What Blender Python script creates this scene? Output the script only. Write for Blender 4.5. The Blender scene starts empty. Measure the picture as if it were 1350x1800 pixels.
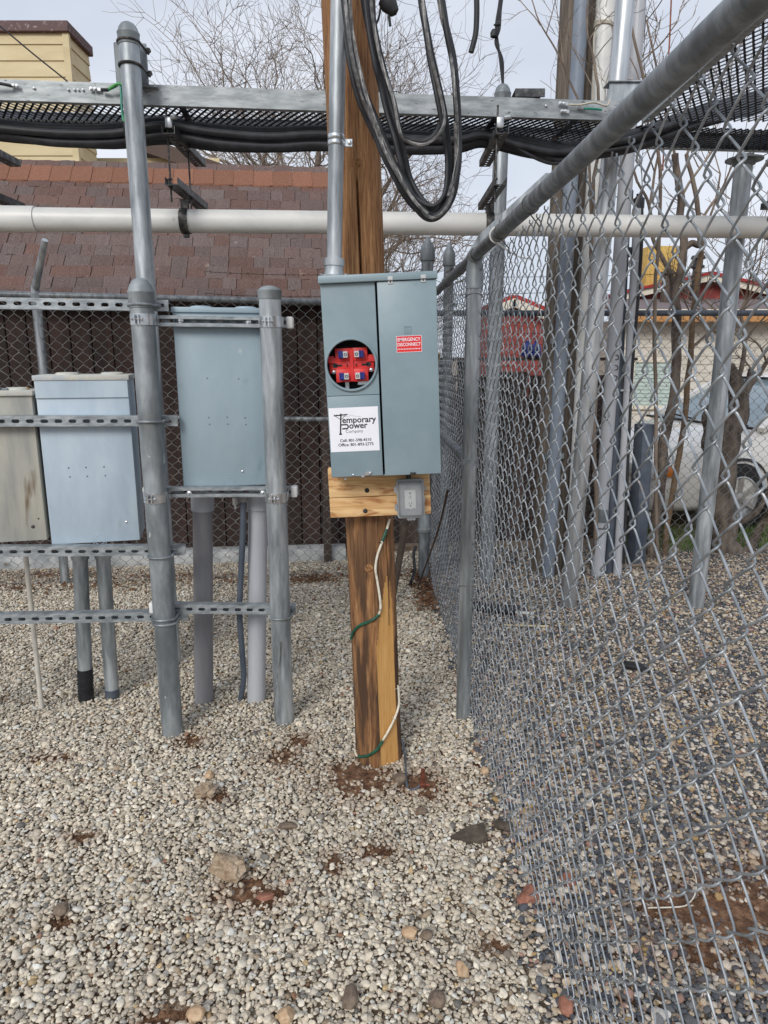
import bpy, bmesh, math, random
import numpy as np
from mathutils import Vector, Matrix, noise as mnoise
random.seed(7)
rng = np.random.default_rng(11)
R = math.radians
scene = bpy.context.scene
C = scene.collection

# ------------------------------------------------------------------ camera
TH = R(12.57); FP = 1230.0; EYE = 1.6
cam_d = bpy.data.cameras.new('camera'); cam = bpy.data.objects.new('camera', cam_d); C.objects.link(cam)
cam.location = (0, 0, EYE); cam.rotation_euler = (math.pi/2 - TH, 0, 0)
cam_d.sensor_fit = 'HORIZONTAL'; cam_d.sensor_width = 36; cam_d.lens = 36*FP/1350
cam_d.clip_start = 0.05; cam_d.clip_end = 2000
scene.camera = cam

# ------------------------------------------------------------------ sky (overcast) and sun
SUN_EL, SUN_AZ = R(33), R(202)
world = bpy.data.worlds.new('World'); scene.world = world; world.use_nodes = True
nt = world.node_tree; nt.nodes.clear()
def wn(t, **k):
    n = nt.nodes.new(t)
    for a, b in k.items(): setattr(n, a, b)
    return n
sky = wn('ShaderNodeTexSky', sky_type='NISHITA', sun_disc=False, sun_elevation=SUN_EL, sun_rotation=SUN_AZ)
tc = wn('ShaderNodeTexCoord')
mp = wn('ShaderNodeMapping'); mp.inputs['Scale'].default_value = (1.0, 1.0, 2.2)
nz = wn('ShaderNodeTexNoise'); nz.inputs['Scale'].default_value = 1.9; nz.inputs['Detail'].default_value = 5; nz.inputs['Roughness'].default_value = .5
rp = wn('ShaderNodeValToRGB')
rp.color_ramp.elements[0].position = .32; rp.color_ramp.elements[0].color = (5.0, 5.6, 6.7, 1)
rp.color_ramp.elements[1].position = .68; rp.color_ramp.elements[1].color = (7.7, 8.05, 8.8, 1)
mx = wn('ShaderNodeMix', data_type='RGBA'); mx.inputs[0].default_value = .94
bg = wn('ShaderNodeBackground'); bg.inputs['Strength'].default_value = .085
out = wn('ShaderNodeOutputWorld')
L = nt.links.new
L(tc.outputs['Generated'], mp.inputs['Vector']); L(mp.outputs[0], nz.inputs['Vector']); L(nz.outputs['Fac'], rp.inputs['Fac'])
L(sky.outputs[0], mx.inputs[6]); L(rp.outputs[0], mx.inputs[7]); L(mx.outputs[2], bg.inputs['Color']); L(bg.outputs[0], out.inputs['Surface'])
sd = bpy.data.lights.new('sun', 'SUN'); sd.energy = 1.5; sd.angle = R(22); sd.color = (1, .965, .91)
so = bpy.data.objects.new('sun', sd); C.objects.link(so)
sv = Vector((math.sin(SUN_AZ)*math.cos(SUN_EL), math.cos(SUN_AZ)*math.cos(SUN_EL), math.sin(SUN_EL)))
so.rotation_euler = sv.to_track_quat('Z', 'Y').to_euler(); so.location = sv*30
vs = scene.view_settings
vs.view_transform = 'Standard'; vs.look = 'None'; vs.exposure = 0.42; vs.gamma = 1; vs.use_curve_mapping = False
cy = scene.cycles; cy.max_bounces = 5; cy.diffuse_bounces = 3; cy.glossy_bounces = 2; cy.transmission_bounces = 2; cy.transparent_max_bounces = 8

# ------------------------------------------------------------------ measuring helpers (photo pixels -> metres)
def ray(px, py):
    u = (px-675)/FP; v = (900-py)/FP
    return Vector((u, math.cos(TH)+v*math.sin(TH), -math.sin(TH)+v*math.cos(TH)))
CAM = Vector((0, 0, EYE))
def at(px, py, Y): d = ray(px, py); return CAM + d*(Y/d.y)
def gd(px, py, z=0.0): d = ray(px, py); return CAM + d*((z-EYE)/d.z)
def atl(px, py, y0, k):          # on the vertical plane Y = y0 + k X
    d = ray(px, py); return CAM + d*(y0/(d.y-k*d.x))

# ------------------------------------------------------------------ materials
MATS = {}
def srgb(r, g, b):
    f = lambda c: (c/255/12.92) if c/255 <= .04045 else ((c/255+.055)/1.055)**2.4
    return (f(r), f(g), f(b), 1)
def mat(name, cols, rough=.6, metal=0., scale=8., stretch=(1,1,1), bump=0., bscale=None, detail=5, rvar=.1,
        objrand=0., pos=None, distort=0., kind='noise', spec=.5, alpha=None, trans=0., spots=None, coat=0., huerand=0.):
    """colour ramp over stretched object-space noise, roughness variation, fine bump; objrand = per-object brightness"""
    m = bpy.data.materials.new(name); m.use_nodes = True; t = m.node_tree; n = t.nodes; l = t.links.new
    b = n['Principled BSDF']
    tcn = n.new('ShaderNodeTexCoord'); mpn = n.new('ShaderNodeMapping'); mpn.inputs['Scale'].default_value = stretch
    l(tcn.outputs['Object'], mpn.inputs['Vector'])
    vec = mpn.outputs[0]
    oi = None
    if objrand or huerand:
        oi = n.new('ShaderNodeObjectInfo')
        ad = n.new('ShaderNodeVectorMath'); ad.operation = 'MULTIPLY_ADD'
        l(oi.outputs['Random'], ad.inputs[0]); ad.inputs[1].default_value = (37, 53, 71); l(vec, ad.inputs[2]); vec = ad.outputs[0]
    if kind == 'voronoi':
        tx = n.new('ShaderNodeTexVoronoi'); tx.inputs['Scale'].default_value = scale; fac = tx.outputs['Color']
        sp = n.new('ShaderNodeSeparateColor'); l(fac, sp.inputs[0]); l(vec, tx.inputs['Vector']); fac = sp.outputs[0]
        tz = n.new('ShaderNodeTexNoise'); tz.inputs['Scale'].default_value = scale*.08; tz.inputs['Detail'].default_value = 4; l(vec, tz.inputs['Vector'])
        mm = n.new('ShaderNodeMath'); mm.operation = 'MULTIPLY_ADD'; l(fac, mm.inputs[0]); mm.inputs[1].default_value = .35
        m2 = n.new('ShaderNodeMath'); m2.operation = 'MULTIPLY'; l(tz.outputs['Fac'], m2.inputs[0]); m2.inputs[1].default_value = .65
        l(m2.outputs[0], mm.inputs[2]); fac = mm.outputs[0]
    else:
        tx = n.new('ShaderNodeTexNoise'); tx.inputs['Scale'].default_value = scale; tx.inputs['Detail'].default_value = detail
        tx.inputs['Roughness'].default_value = .6; tx.inputs['Distortion'].default_value = distort
        l(vec, tx.inputs['Vector']); fac = tx.outputs['Fac']
    cr = n.new('ShaderNodeValToRGB'); e = cr.color_ramp.elements
    k = len(cols); ps = pos or [.37+.26*i/max(1, k-1) for i in range(k)]
    while len(e) < k: e.new(.5)
    for i in range(k): e[i].position = ps[i]; e[i].color = cols[i]
    l(fac, cr.inputs['Fac']); col = cr.outputs[0]
    if spots:   # (colour, scale, threshold) flecks of another colour
        for (sc_, ss, th, soft) in spots:
            s1 = n.new('ShaderNodeTexNoise'); s1.inputs['Scale'].default_value = ss; s1.inputs['Detail'].default_value = 3; l(vec, s1.inputs['Vector'])
            r1 = n.new('ShaderNodeMapRange'); r1.inputs['From Min'].default_value = th; r1.inputs['From Max'].default_value = th+soft; l(s1.outputs['Fac'], r1.inputs['Value'])
            mi = n.new('ShaderNodeMix'); mi.data_type = 'RGBA'; l(r1.outputs[0], mi.inputs[0]); l(col, mi.inputs[6]); mi.inputs[7].default_value = sc_; col = mi.outputs[2]
    if oi:
        hs = n.new('ShaderNodeHueSaturation'); l(col, hs.inputs['Color'])
        r1 = n.new('ShaderNodeMapRange'); r1.inputs['To Min'].default_value = 1-objrand; r1.inputs['To Max'].default_value = 1+objrand
        l(oi.outputs['Random'], r1.inputs['Value']); l(r1.outputs[0], hs.inputs['Value'])
        if huerand:
            mh = n.new('ShaderNodeMath'); mh.operation = 'MULTIPLY'; mh.inputs[1].default_value = 17.31; l(oi.outputs['Random'], mh.inputs[0])
            fr = n.new('ShaderNodeMath'); fr.operation = 'FRACT'; l(mh.outputs[0], fr.inputs[0])
            r2 = n.new('ShaderNodeMapRange'); r2.inputs['To Min'].default_value = 1-huerand; r2.inputs['To Max'].default_value = 1+huerand
            l(fr.outputs[0], r2.inputs['Value']); l(r2.outputs[0], hs.inputs['Saturation'])
        col = hs.outputs[0]
    l(col, b.inputs['Base Color'])
    rr = n.new('ShaderNodeMapRange'); rr.inputs['To Min'].default_value = max(.03, rough-rvar); rr.inputs['To Max'].default_value = min(1, rough+rvar)
    l(fac, rr.inputs['Value']); l(rr.outputs[0], b.inputs['Roughness'])
    b.inputs['Metallic'].default_value = metal
    b.inputs['Specular IOR Level'].default_value = spec
    if coat: b.inputs['Coat Weight'].default_value = coat
    if trans: b.inputs['Transmission Weight'].default_value = trans
    if alpha is not None: b.inputs['Alpha'].default_value = alpha
    if bump:
        bt = n.new('ShaderNodeTexNoise'); bt.inputs['Scale'].default_value = bscale or scale*3; bt.inputs['Detail'].default_value = 6; l(vec, bt.inputs['Vector'])
        bn = n.new('ShaderNodeBump'); bn.inputs['Strength'].default_value = bump; bn.inputs['Distance'].default_value = .01
        l(bt.outputs['Fac'], bn.inputs['Height']); l(bn.outputs[0], b.inputs['Normal'])
    MATS[name] = m
    return m
def g(v, a=0., b=0.): return (v, v*(1+a), v*(1+b), 1)
mat('galv', [g(.21,.11,.17), g(.35,.09,.15), g(.53,.07,.11)], rough=.46, metal=.5, scale=20, stretch=(1,1,.16), detail=9, bump=.06, bscale=140, rvar=.14,
    spots=[((.52,.545,.55,1), 7, .64, .14), ((.17,.175,.17,1), 26, .69, .05)])
mat('galv_dull', [g(.14,.12,.18), g(.23,.11,.17), g(.37,.09,.14)], rough=.55, metal=.35, scale=9, stretch=(1,1,.35), detail=7, bump=.06, bscale=110,
    spots=[((.62,.62,.60,1), 30, .70, .03), ((.20,.195,.16,1), 5, .58, .14)])
mat('galv_bright', [g(.40,.05,.08), g(.52,.04,.07), g(.64,.03,.05)], rough=.36, metal=.75, scale=22, stretch=(1,1,.12), detail=7, rvar=.12)
mat('strut', [g(.26,.11,.17), g(.36,.10,.15), g(.47,.08,.12)], rough=.45, metal=.5, scale=20, stretch=(1,1,3), bump=.06, bscale=100, rvar=.12,
    spots=[((.30,.21,.13,1), 10, .66, .08)])
mat('zinc', [g(.5,.06,.1), g(.62,.05,.08), g(.72,.03,.05)], rough=.3, metal=.85, scale=25)
mat('fence_pipe', [g(.14,.10,.17), g(.20,.09,.15), g(.30,.07,.12)], rough=.5, metal=.45, scale=30, stretch=(1,1,.25), detail=7, bump=.08, bscale=120)
mat('fence_post', [g(.20,.1,.15), g(.30,.09,.14), g(.46,.06,.1)], rough=.42, metal=.6, scale=26, stretch=(1,1,.12), detail=7, bump=.06, bscale=120)
mat('mesh_wire', [g(.20,.10,.18), g(.30,.09,.16), g(.43,.07,.13)], rough=.42, metal=.45, scale=18, spots=[((.22,.14,.10,1), 5, .68, .06)])
mat('mesh_wire_far', [g(.14,.02,.02), g(.21,.0,-.02), g(.30,-.02,-.05)], rough=.6, metal=.4, scale=14)
mat('wire_rust', [(.05,.035,.03,1), (.10,.07,.055,1), (.16,.13,.11,1)], rough=.8, metal=.3, scale=40)
mat('box_gray', [srgb(127,146,154), srgb(134,153,161), srgb(141,159,166)], rough=.40, scale=3.5, detail=6, rvar=.12, bump=.22, bscale=6,
    spots=[(srgb(112,132,140), 16, .70, .08)])
mat('box_blue', [srgb(168,184,197), srgb(178,194,206), srgb(190,203,212)], rough=.5, scale=4, stretch=(1.4,1,.5), detail=8, bump=.25, bscale=6,
    spots=[(srgb(160,172,180), 13, .68, .1), (srgb(205,200,180), 5, .68, .08)])
mat('box_mid', [srgb(152,171,181), srgb(157,176,186), srgb(163,181,190)], rough=.46, scale=4, stretch=(1.3,1,.6), detail=8, bump=.22, bscale=6, spots=[(srgb(136,156,166), 10, .66, .12), (srgb(178,190,194), 26, .73, .03)])
mat('box_tan', [srgb(148,149,144), srgb(168,167,158), srgb(182,179,166)], rough=.65, scale=5, stretch=(2,1,.35), detail=7, bump=.06, bscale=90,
    spots=[(srgb(120,104,84), 8, .66, .08), (srgb(196,180,146), 3.4, .62, .1)])
mat('box_top_tan', [srgb(184,187,184), srgb(198,196,184), srgb(176,182,186)], rough=.7, scale=9, detail=7, spots=[(srgb(176,146,96), 12, .64, .08)])
mat('pvc_dark', [srgb(128,128,132), srgb(138,138,142), srgb(148,147,150)], rough=.42, scale=6, stretch=(2,2,.3), detail=6)
mat('pvc_light', [srgb(168,171,177), srgb(176,178,184), srgb(184,186,190)], rough=.4, scale=6, stretch=(2,2,.3), detail=6)
mat('pvc_white', [srgb(208,208,205), srgb(217,217,213), srgb(224,223,219)], rough=.4, scale=4, stretch=(1,2,2), detail=6, spots=[(srgb(160,158,150), 9, .7, .06)])
mat('pvc_cream', [srgb(196,190,178), srgb(208,203,192), srgb(186,180,168)], rough=.5, scale=12)
mat('slate_paint', [srgb(66,74,86), srgb(76,84,96), srgb(88,95,105)], rough=.5, scale=6)
mat('black_rubber', [(.010,.011,.014,1), (.018,.019,.023,1), (.032,.034,.040,1)], rough=.58, scale=14, stretch=(1,1,1), bump=.05, rvar=.15)
mat('black_tape', [(.008,.009,.012,1), (.02,.021,.026,1)], rough=.4, scale=30, bump=.1)
mat('tray_mesh', [(.02,.024,.032,1), (.05,.057,.07,1), (.10,.11,.125,1)], rough=.4, metal=.55, scale=16)
mat('tray_rail', [g(.22,.09,.12), g(.31,.08,.11), g(.42,.06,.08)], rough=.5, metal=.45, scale=20, stretch=(.4,1,1.6), detail=7, bump=.05, bscale=90,
    spots=[(g(.14,.05,.07), 60, .66, .05)])
mat('alu', [g(.11,-.01,-.02), g(.18,-.01,-.03), g(.28,-.02,-.04)], rough=.5, metal=.6, scale=60)
mat('dark_steel', [(.03,.03,.032,1), (.07,.068,.066,1), (.16,.15,.14,1)], rough=.5, metal=.6, scale=30)
mat('perf_steel', [(.04,.043,.045,1), (.08,.083,.085,1), (.18,.18,.175,1)], rough=.5, metal=.6, scale=26)
mat('white_plastic', [srgb(226,227,226), srgb(236,236,234)], rough=.4, scale=6)
mat('cond_plate', [srgb(190,193,196), srgb(204,206,206)], rough=.45, scale=6)
mat('red_plastic', [srgb(196,38,38), srgb(214,48,46), srgb(224,60,56)], rough=.42, scale=20)
mat('blue_plastic', [srgb(26,40,112), srgb(34,52,138)], rough=.4, scale=20)
mat('red_label', [srgb(222,46,48), srgb(228,54,54)], rough=.4, scale=20)
mat('paper', [srgb(238,239,246), srgb(244,245,250)], rough=.45, scale=8)
mat('ink', [(.008,.008,.009,1), (.014,.014,.016,1)], rough=.5, scale=20)
mat('ink_gray', [(.10,.10,.105,1), (.13,.13,.135,1)], rough=.5, scale=20)
mat('interior', [(.012,.013,.014,1), (.025,.027,.03,1)], rough=.7, scale=12)
mat('clear_cover', [srgb(168,172,176), srgb(182,186,189)], rough=.16, scale=20, alpha=.42, spec=.6)
mat('cover_gray', [srgb(140,145,149), srgb(158,162,165)], rough=.35, scale=30)
mat('wire_white', [srgb(214,206,188), srgb(228,222,206), srgb(196,186,164)], rough=.5, scale=30)
mat('tape_green', [srgb(18,62,48), srgb(26,82,62), srgb(40,104,80)], rough=.4, scale=60, bump=.15)
mat('wire_green', [srgb(52,140,70), srgb(84,164,84)], rough=.4, scale=30)
mat('wire_teal', [srgb(30,120,104), srgb(46,142,120)], rough=.4, scale=30)
mat('guard_gray', [srgb(118,128,142), srgb(130,140,153)], rough=.5, scale=6)
mat('knot_wood', [srgb(98,66,40), srgb(150,108,70), srgb(182,138,92)], rough=.8, scale=120, detail=4, bump=.5)
mat('copper', [srgb(120,72,58), srgb(146,86,68), srgb(96,62,50)], rough=.5, metal=.6, scale=30)
mat('handle_wood', [srgb(70,60,54), srgb(92,80,70), srgb(58,50,46)], rough=.75, scale=9, stretch=(1,1,.4), bump=.1)
mat('handle_pale', [srgb(158,138,108), srgb(172,152,122)], rough=.75, scale=9)
mat('twig', [srgb(104,92,82), srgb(126,112,100), srgb(146,132,118)], rough=.85, scale=5)
mat('bark', [srgb(70,62,55), srgb(100,89,80), srgb(126,114,102)], rough=.9, scale=14, stretch=(1,1,.35), bump=.6, bscale=30)
mat('bark_tan', [srgb(98,80,62), srgb(122,100,76), srgb(84,70,58)], rough=.85, scale=10, stretch=(1,1,.3), bump=.3)
mat('shingle', [srgb(84,67,63), srgb(103,84,79), srgb(126,106,99)], rough=.95, scale=150, detail=3, bump=.5, bscale=180, objrand=.14, huerand=.3, spots=[(srgb(160,140,130), 9, .70, .1)])
mat('shingle_under', [srgb(58,44,42), srgb(70,54,52)], rough=.95, scale=60)
mat('shingle_edge_shade', [srgb(34,28,27), srgb(46,38,36)], rough=1, scale=60)  # dark asphalt cut edge, its colour also painting the shadow line under each course
mat('ridge_cap', [srgb(116,77,60), srgb(132,90,70), srgb(150,107,86)], rough=.95, scale=150, detail=3, bump=.4, bscale=180, objrand=.12)
mat('scuff', [srgb(166,146,138), srgb(186,168,158)], rough=.95, scale=40)
mat('shed_wall', [srgb(42,31,27), srgb(52,38,33), srgb(62,46,40)], rough=.85, scale=5, stretch=(3,3,.4), bump=.2, objrand=.14)
mat('footing', [srgb(150,154,156), srgb(182,184,184), srgb(202,203,200)], rough=.85, scale=7, detail=7, bump=.2, spots=[(srgb(110,92,74), 9, .62, .1)])
mat('siding_tan', [srgb(202,184,144), srgb(210,193,153), srgb(217,201,163)], rough=.7, scale=2.5, stretch=(.4,1,2), objrand=.03)
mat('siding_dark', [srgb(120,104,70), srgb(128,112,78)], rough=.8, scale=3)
mat('roof_brown', [srgb(84,70,64), srgb(100,84,76)], rough=.9, scale=40, bump=.3)
mat('flash_brown', [srgb(72,46,46), srgb(92,62,60), srgb(170,160,156)], rough=.6, scale=22, pos=[.3,.58,.7])
mat('red_wall', [srgb(120,52,48), srgb(138,62,56), srgb(152,78,70)], rough=.8, scale=8, objrand=.1)
mat('red_trim', [srgb(150,38,40), srgb(164,48,48)], rough=.6, scale=6)
mat('cream_trim', [srgb(214,206,188), srgb(224,217,200)], rough=.6, scale=6)
mat('tan_wall', [srgb(192,186,174), srgb(200,194,182), srgb(207,201,190)], rough=.8, scale=3, objrand=.02)
mat('fascia_wood', [srgb(178,128,76), srgb(196,146,92)], rough=.7, scale=8)
mat('gray_roof', [srgb(104,92,92), srgb(124,112,112)], rough=.9, scale=30, bump=.3)
mat('green_glass', [srgb(178,194,188), srgb(190,205,199)], rough=.15, scale=4)
mat('yellow_stucco', [srgb(176,146,72), srgb(196,166,92), srgb(206,180,112)], rough=.9, scale=26, bump=.5)
mat('dark_metal', [(.03,.032,.036,1), (.055,.058,.062,1)], rough=.5, metal=.4, scale=20)
mat('car_paint', [srgb(228,224,216), srgb(233,229,221)], rough=.28, scale=2, coat=.6)
mat('car_glass', [srgb(120,138,146), srgb(136,152,160)], rough=.08, scale=2, spec=.8)
mat('car_black', [(.010,.010,.011,1), (.02,.02,.022,1)], rough=.6, scale=12)
mat('tyre', [(.014,.014,.015,1), (.026,.026,.027,1)], rough=.85, scale=30, bump=.2)
mat('rim', [g(.5,.01,.02), g(.62,.01,.02)], rough=.3, metal=.8, scale=10)
mat('lamp_glass', [srgb(204,208,210), srgb(220,222,222)], rough=.1, scale=8)
mat('orange_lens', [srgb(214,120,40), srgb(226,140,60)], rough=.2, scale=8)
mat('plank_dark', [srgb(52,44,40), srgb(68,57,51), srgb(86,73,66)], rough=.9, scale=5, stretch=(3,3,.35), bump=.3, objrand=.2)
mat('stone_tan', [srgb(168,138,108), srgb(190,160,128), srgb(204,178,146)], rough=.9, scale=30, bump=.3)
mat('stone_brown', [srgb(96,82,70), srgb(118,102,88), srgb(136,120,104)], rough=.9, scale=30, bump=.4)
mat('stone_slate', [srgb(66,58,50), srgb(84,74,64), srgb(98,88,76)], rough=.9, scale=26, bump=.4)
mat('clod', [srgb(140,120,98), srgb(166,146,122), srgb(186,168,146)], rough=.95, scale=26, bump=.9, bscale=60, spots=[(srgb(112,74,48), 14, .6, .1)])
mat('brick_red', [srgb(128,86,70), srgb(146,98,80), srgb(164,116,98)], rough=.9, scale=26, bump=.4)
mat('fines', [srgb(116,98,80), srgb(146,128,108), srgb(168,152,133)], rough=1, scale=40, detail=9, bump=.9, bscale=160, spots=[(srgb(104,68,44), 2.2, .56, .1)])
mat('soil', [srgb(82,57,40), srgb(110,79,56), srgb(142,108,82)], rough=1, scale=34, detail=8, bump=.8, bscale=120)
mat('leaf', [srgb(96,66,44), srgb(122,84,56), srgb(78,56,42)], rough=.9, scale=12)
mat('grass', [srgb(58,84,36), srgb(84,110,50), srgb(110,128,68)], rough=.8, scale=8)
mat('rope', [srgb(176,170,156), srgb(196,190,176)], rough=.9, scale=60, bump=.4)
mat('sticks', [srgb(196,180,140), srgb(210,196,160)], rough=.8, scale=12)
mat('pale_paint', [srgb(206,206,198), srgb(220,220,212)], rough=.6, scale=14)

# wood of the service pole: long grain streaks, dark checks, grey weathering low down
def wood_mat(name, cols, pos, zsc=.05, sc=46, bump=.55, gray=None):
    m = bpy.data.materials.new(name); m.use_nodes = True; t = m.node_tree; n = t.nodes; l = t.links.new; b = n['Principled BSDF']
    tcn = n.new('ShaderNodeTexCoord'); mpn = n.new('ShaderNodeMapping'); mpn.inputs['Scale'].default_value = (1, 1, zsc); l(tcn.outputs['Object'], mpn.inputs['Vector'])
    a = n.new('ShaderNodeTexNoise'); a.inputs['Scale'].default_value = sc; a.inputs['Detail'].default_value = 8; a.inputs['Roughness'].default_value = .65; a.inputs['Distortion'].default_value = .35; l(mpn.outputs[0], a.inputs['Vector'])
    f = n.new('ShaderNodeTexNoise'); f.inputs['Scale'].default_value = sc*3.4; f.inputs['Detail'].default_value = 7; f.inputs['Roughness'].default_value = .7; l(mpn.outputs[0], f.inputs['Vector'])
    mm = n.new('ShaderNodeMath'); mm.operation = 'MULTIPLY_ADD'; l(f.outputs['Fac'], mm.inputs[0]); mm.inputs[1].default_value = .55
    m2 = n.new('ShaderNodeMath'); m2.operation = 'MULTIPLY'; l(a.outputs['Fac'], m2.inputs[0]); m2.inputs[1].default_value = .48; l(m2.outputs[0], mm.inputs[2])
    cr = n.new('ShaderNodeValToRGB'); e = cr.color_ramp.elements
    while len(e) < len(cols): e.new(.5)
    for i, c in enumerate(cols): e[i].position = pos[i]; e[i].color = c
    l(mm.outputs[0], cr.inputs['Fac']); col = cr.outputs[0]
    if gray:
        p = n.new('ShaderNodeTexNoise'); p.inputs['Scale'].default_value = gray[1]; p.inputs['Detail'].default_value = 5
        mq = n.new('ShaderNodeMapping'); mq.inputs['Scale'].default_value = (1, 1, gray[2]); l(tcn.outputs['Object'], mq.inputs['Vector']); l(mq.outputs[0], p.inputs['Vector'])
        r1 = n.new('ShaderNodeMapRange'); r1.inputs['From Min'].default_value = .40; r1.inputs['From Max'].default_value = .56; l(p.outputs['Fac'], r1.inputs['Value'])
        sp = n.new('ShaderNodeSeparateXYZ'); l(tcn.outputs['Object'], sp.inputs[0])
        r2 = n.new('ShaderNodeMapRange'); r2.inputs['From Min'].default_value = 1.35; r2.inputs['From Max'].default_value = .7; r2.inputs['To Min'].default_value = .05; r2.inputs['To Max'].default_value = .92; l(sp.outputs['Z'], r2.inputs['Value'])
        mu = n.new('ShaderNodeMath'); mu.operation = 'MULTIPLY'; l(r1.outputs[0], mu.inputs[0]); l(r2.outputs[0], mu.inputs[1])
        mi = n.new('ShaderNodeMix'); mi.data_type = 'RGBA'; l(mu.outputs[0], mi.inputs[0]); l(col, mi.inputs[6]); mi.inputs[7].default_value = gray[0]; col = mi.outputs[2]
    l(col, b.inputs['Base Color']); b.inputs['Roughness'].default_value = .8
    bn = n.new('ShaderNodeBump'); bn.inputs['Strength'].default_value = bump; bn.inputs['Distance'].default_value = .008; l(mm.outputs[0], bn.inputs['Height']); l(bn.outputs[0], b.inputs['Normal'])
    MATS[name] = m; return m
wood_mat('pole_wood', [srgb(80,51,31), srgb(138,95,58), srgb(160,116,75), srgb(184,142,99)], [.40,.475,.54,.62], sc=84, zsc=.035, bump=1.0, gray=(srgb(70,49,34), 26, .16))
wood_mat('split_wood', [srgb(168,118,60), srgb(200,150,86), srgb(214,168,104)], [.36,.5,.64], sc=30, bump=.2)
wood_mat('old_pole_wood', [srgb(64,56,50), srgb(100,90,80), srgb(128,117,105)], [.38,.5,.62], sc=30)
def board_mat():
    m = bpy.data.materials.new('board_wood'); m.use_nodes = True; t = m.node_tree; n = t.nodes; l = t.links.new; b = n['Principled BSDF']
    tcn = n.new('ShaderNodeTexCoord'); mp_ = n.new('ShaderNodeMapping'); mp_.inputs['Scale'].default_value = (.10, 1, 1); l(tcn.outputs['Object'], mp_.inputs['Vector'])
    a = n.new('ShaderNodeTexNoise'); a.inputs['Scale'].default_value = 60; a.inputs['Detail'].default_value = 7; a.inputs['Distortion'].default_value = .6; l(mp_.outputs[0], a.inputs['Vector'])
    cr = n.new('ShaderNodeValToRGB'); e = cr.color_ramp.elements; e[0].position = .32; e[0].color = srgb(196,150,96); e[1].position = .66; e[1].color = srgb(236,200,148); l(a.outputs['Fac'], cr.inputs['Fac'])
    mq = n.new('ShaderNodeMapping'); mq.inputs['Scale'].default_value = (.3, 1, 1.2); l(tcn.outputs['Object'], mq.inputs['Vector'])
    p = n.new('ShaderNodeTexNoise'); p.inputs['Scale'].default_value = 24; p.inputs['Detail'].default_value = 3; p.inputs['Distortion'].default_value = .7; l(mq.outputs[0], p.inputs['Vector'])
    r1 = n.new('ShaderNodeMapRange'); r1.inputs['From Min'].default_value = .50; r1.inputs['From Max'].default_value = .60; r1.inputs['To Max'].default_value = .8; l(p.outputs['Fac'], r1.inputs['Value'])
    mi = n.new('ShaderNodeMix'); mi.data_type = 'RGBA'; l(r1.outputs[0], mi.inputs[0]); l(cr.outputs[0], mi.inputs[6]); mi.inputs[7].default_value = srgb(158,98,52)
    l(mi.outputs[2], b.inputs['Base Color']); b.inputs['Roughness'].default_value = .75
    bn = n.new('ShaderNodeBump'); bn.inputs['Strength'].default_value = .25; bn.inputs['Distance'].default_value = .006; l(a.outputs['Fac'], bn.inputs['Height']); l(bn.outputs[0], b.inputs['Normal'])
    MATS['board_wood'] = m
board_mat()
def pebble_mat():
    m = bpy.data.materials.new('pebble'); m.use_nodes = True; t = m.node_tree; n = t.nodes; l = t.links.new; b = n['Principled BSDF']
    at_ = n.new('ShaderNodeAttribute'); at_.attribute_type = 'INSTANCER'; at_.attribute_name = 'pcol'
    tcn = n.new('ShaderNodeTexCoord'); a = n.new('ShaderNodeTexNoise'); a.inputs['Scale'].default_value = 2.6; a.inputs['Detail'].default_value = 5; l(tcn.outputs['Object'], a.inputs['Vector'])
    r1 = n.new('ShaderNodeMapRange'); r1.inputs['From Min'].default_value = .3; r1.inputs['From Max'].default_value = .7; r1.inputs['To Min'].default_value = .78; r1.inputs['To Max'].default_value = 1.14; l(a.outputs['Fac'], r1.inputs['Value'])
    mu = n.new('ShaderNodeVectorMath'); mu.operation = 'SCALE'; l(at_.outputs['Color'], mu.inputs[0]); l(r1.outputs[0], mu.inputs['Scale']); l(mu.outputs[0], b.inputs['Base Color'])
    b.inputs['Roughness'].default_value = .8; b.inputs['Specular IOR Level'].default_value = .3
    MATS['pebble'] = m
pebble_mat()

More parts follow.
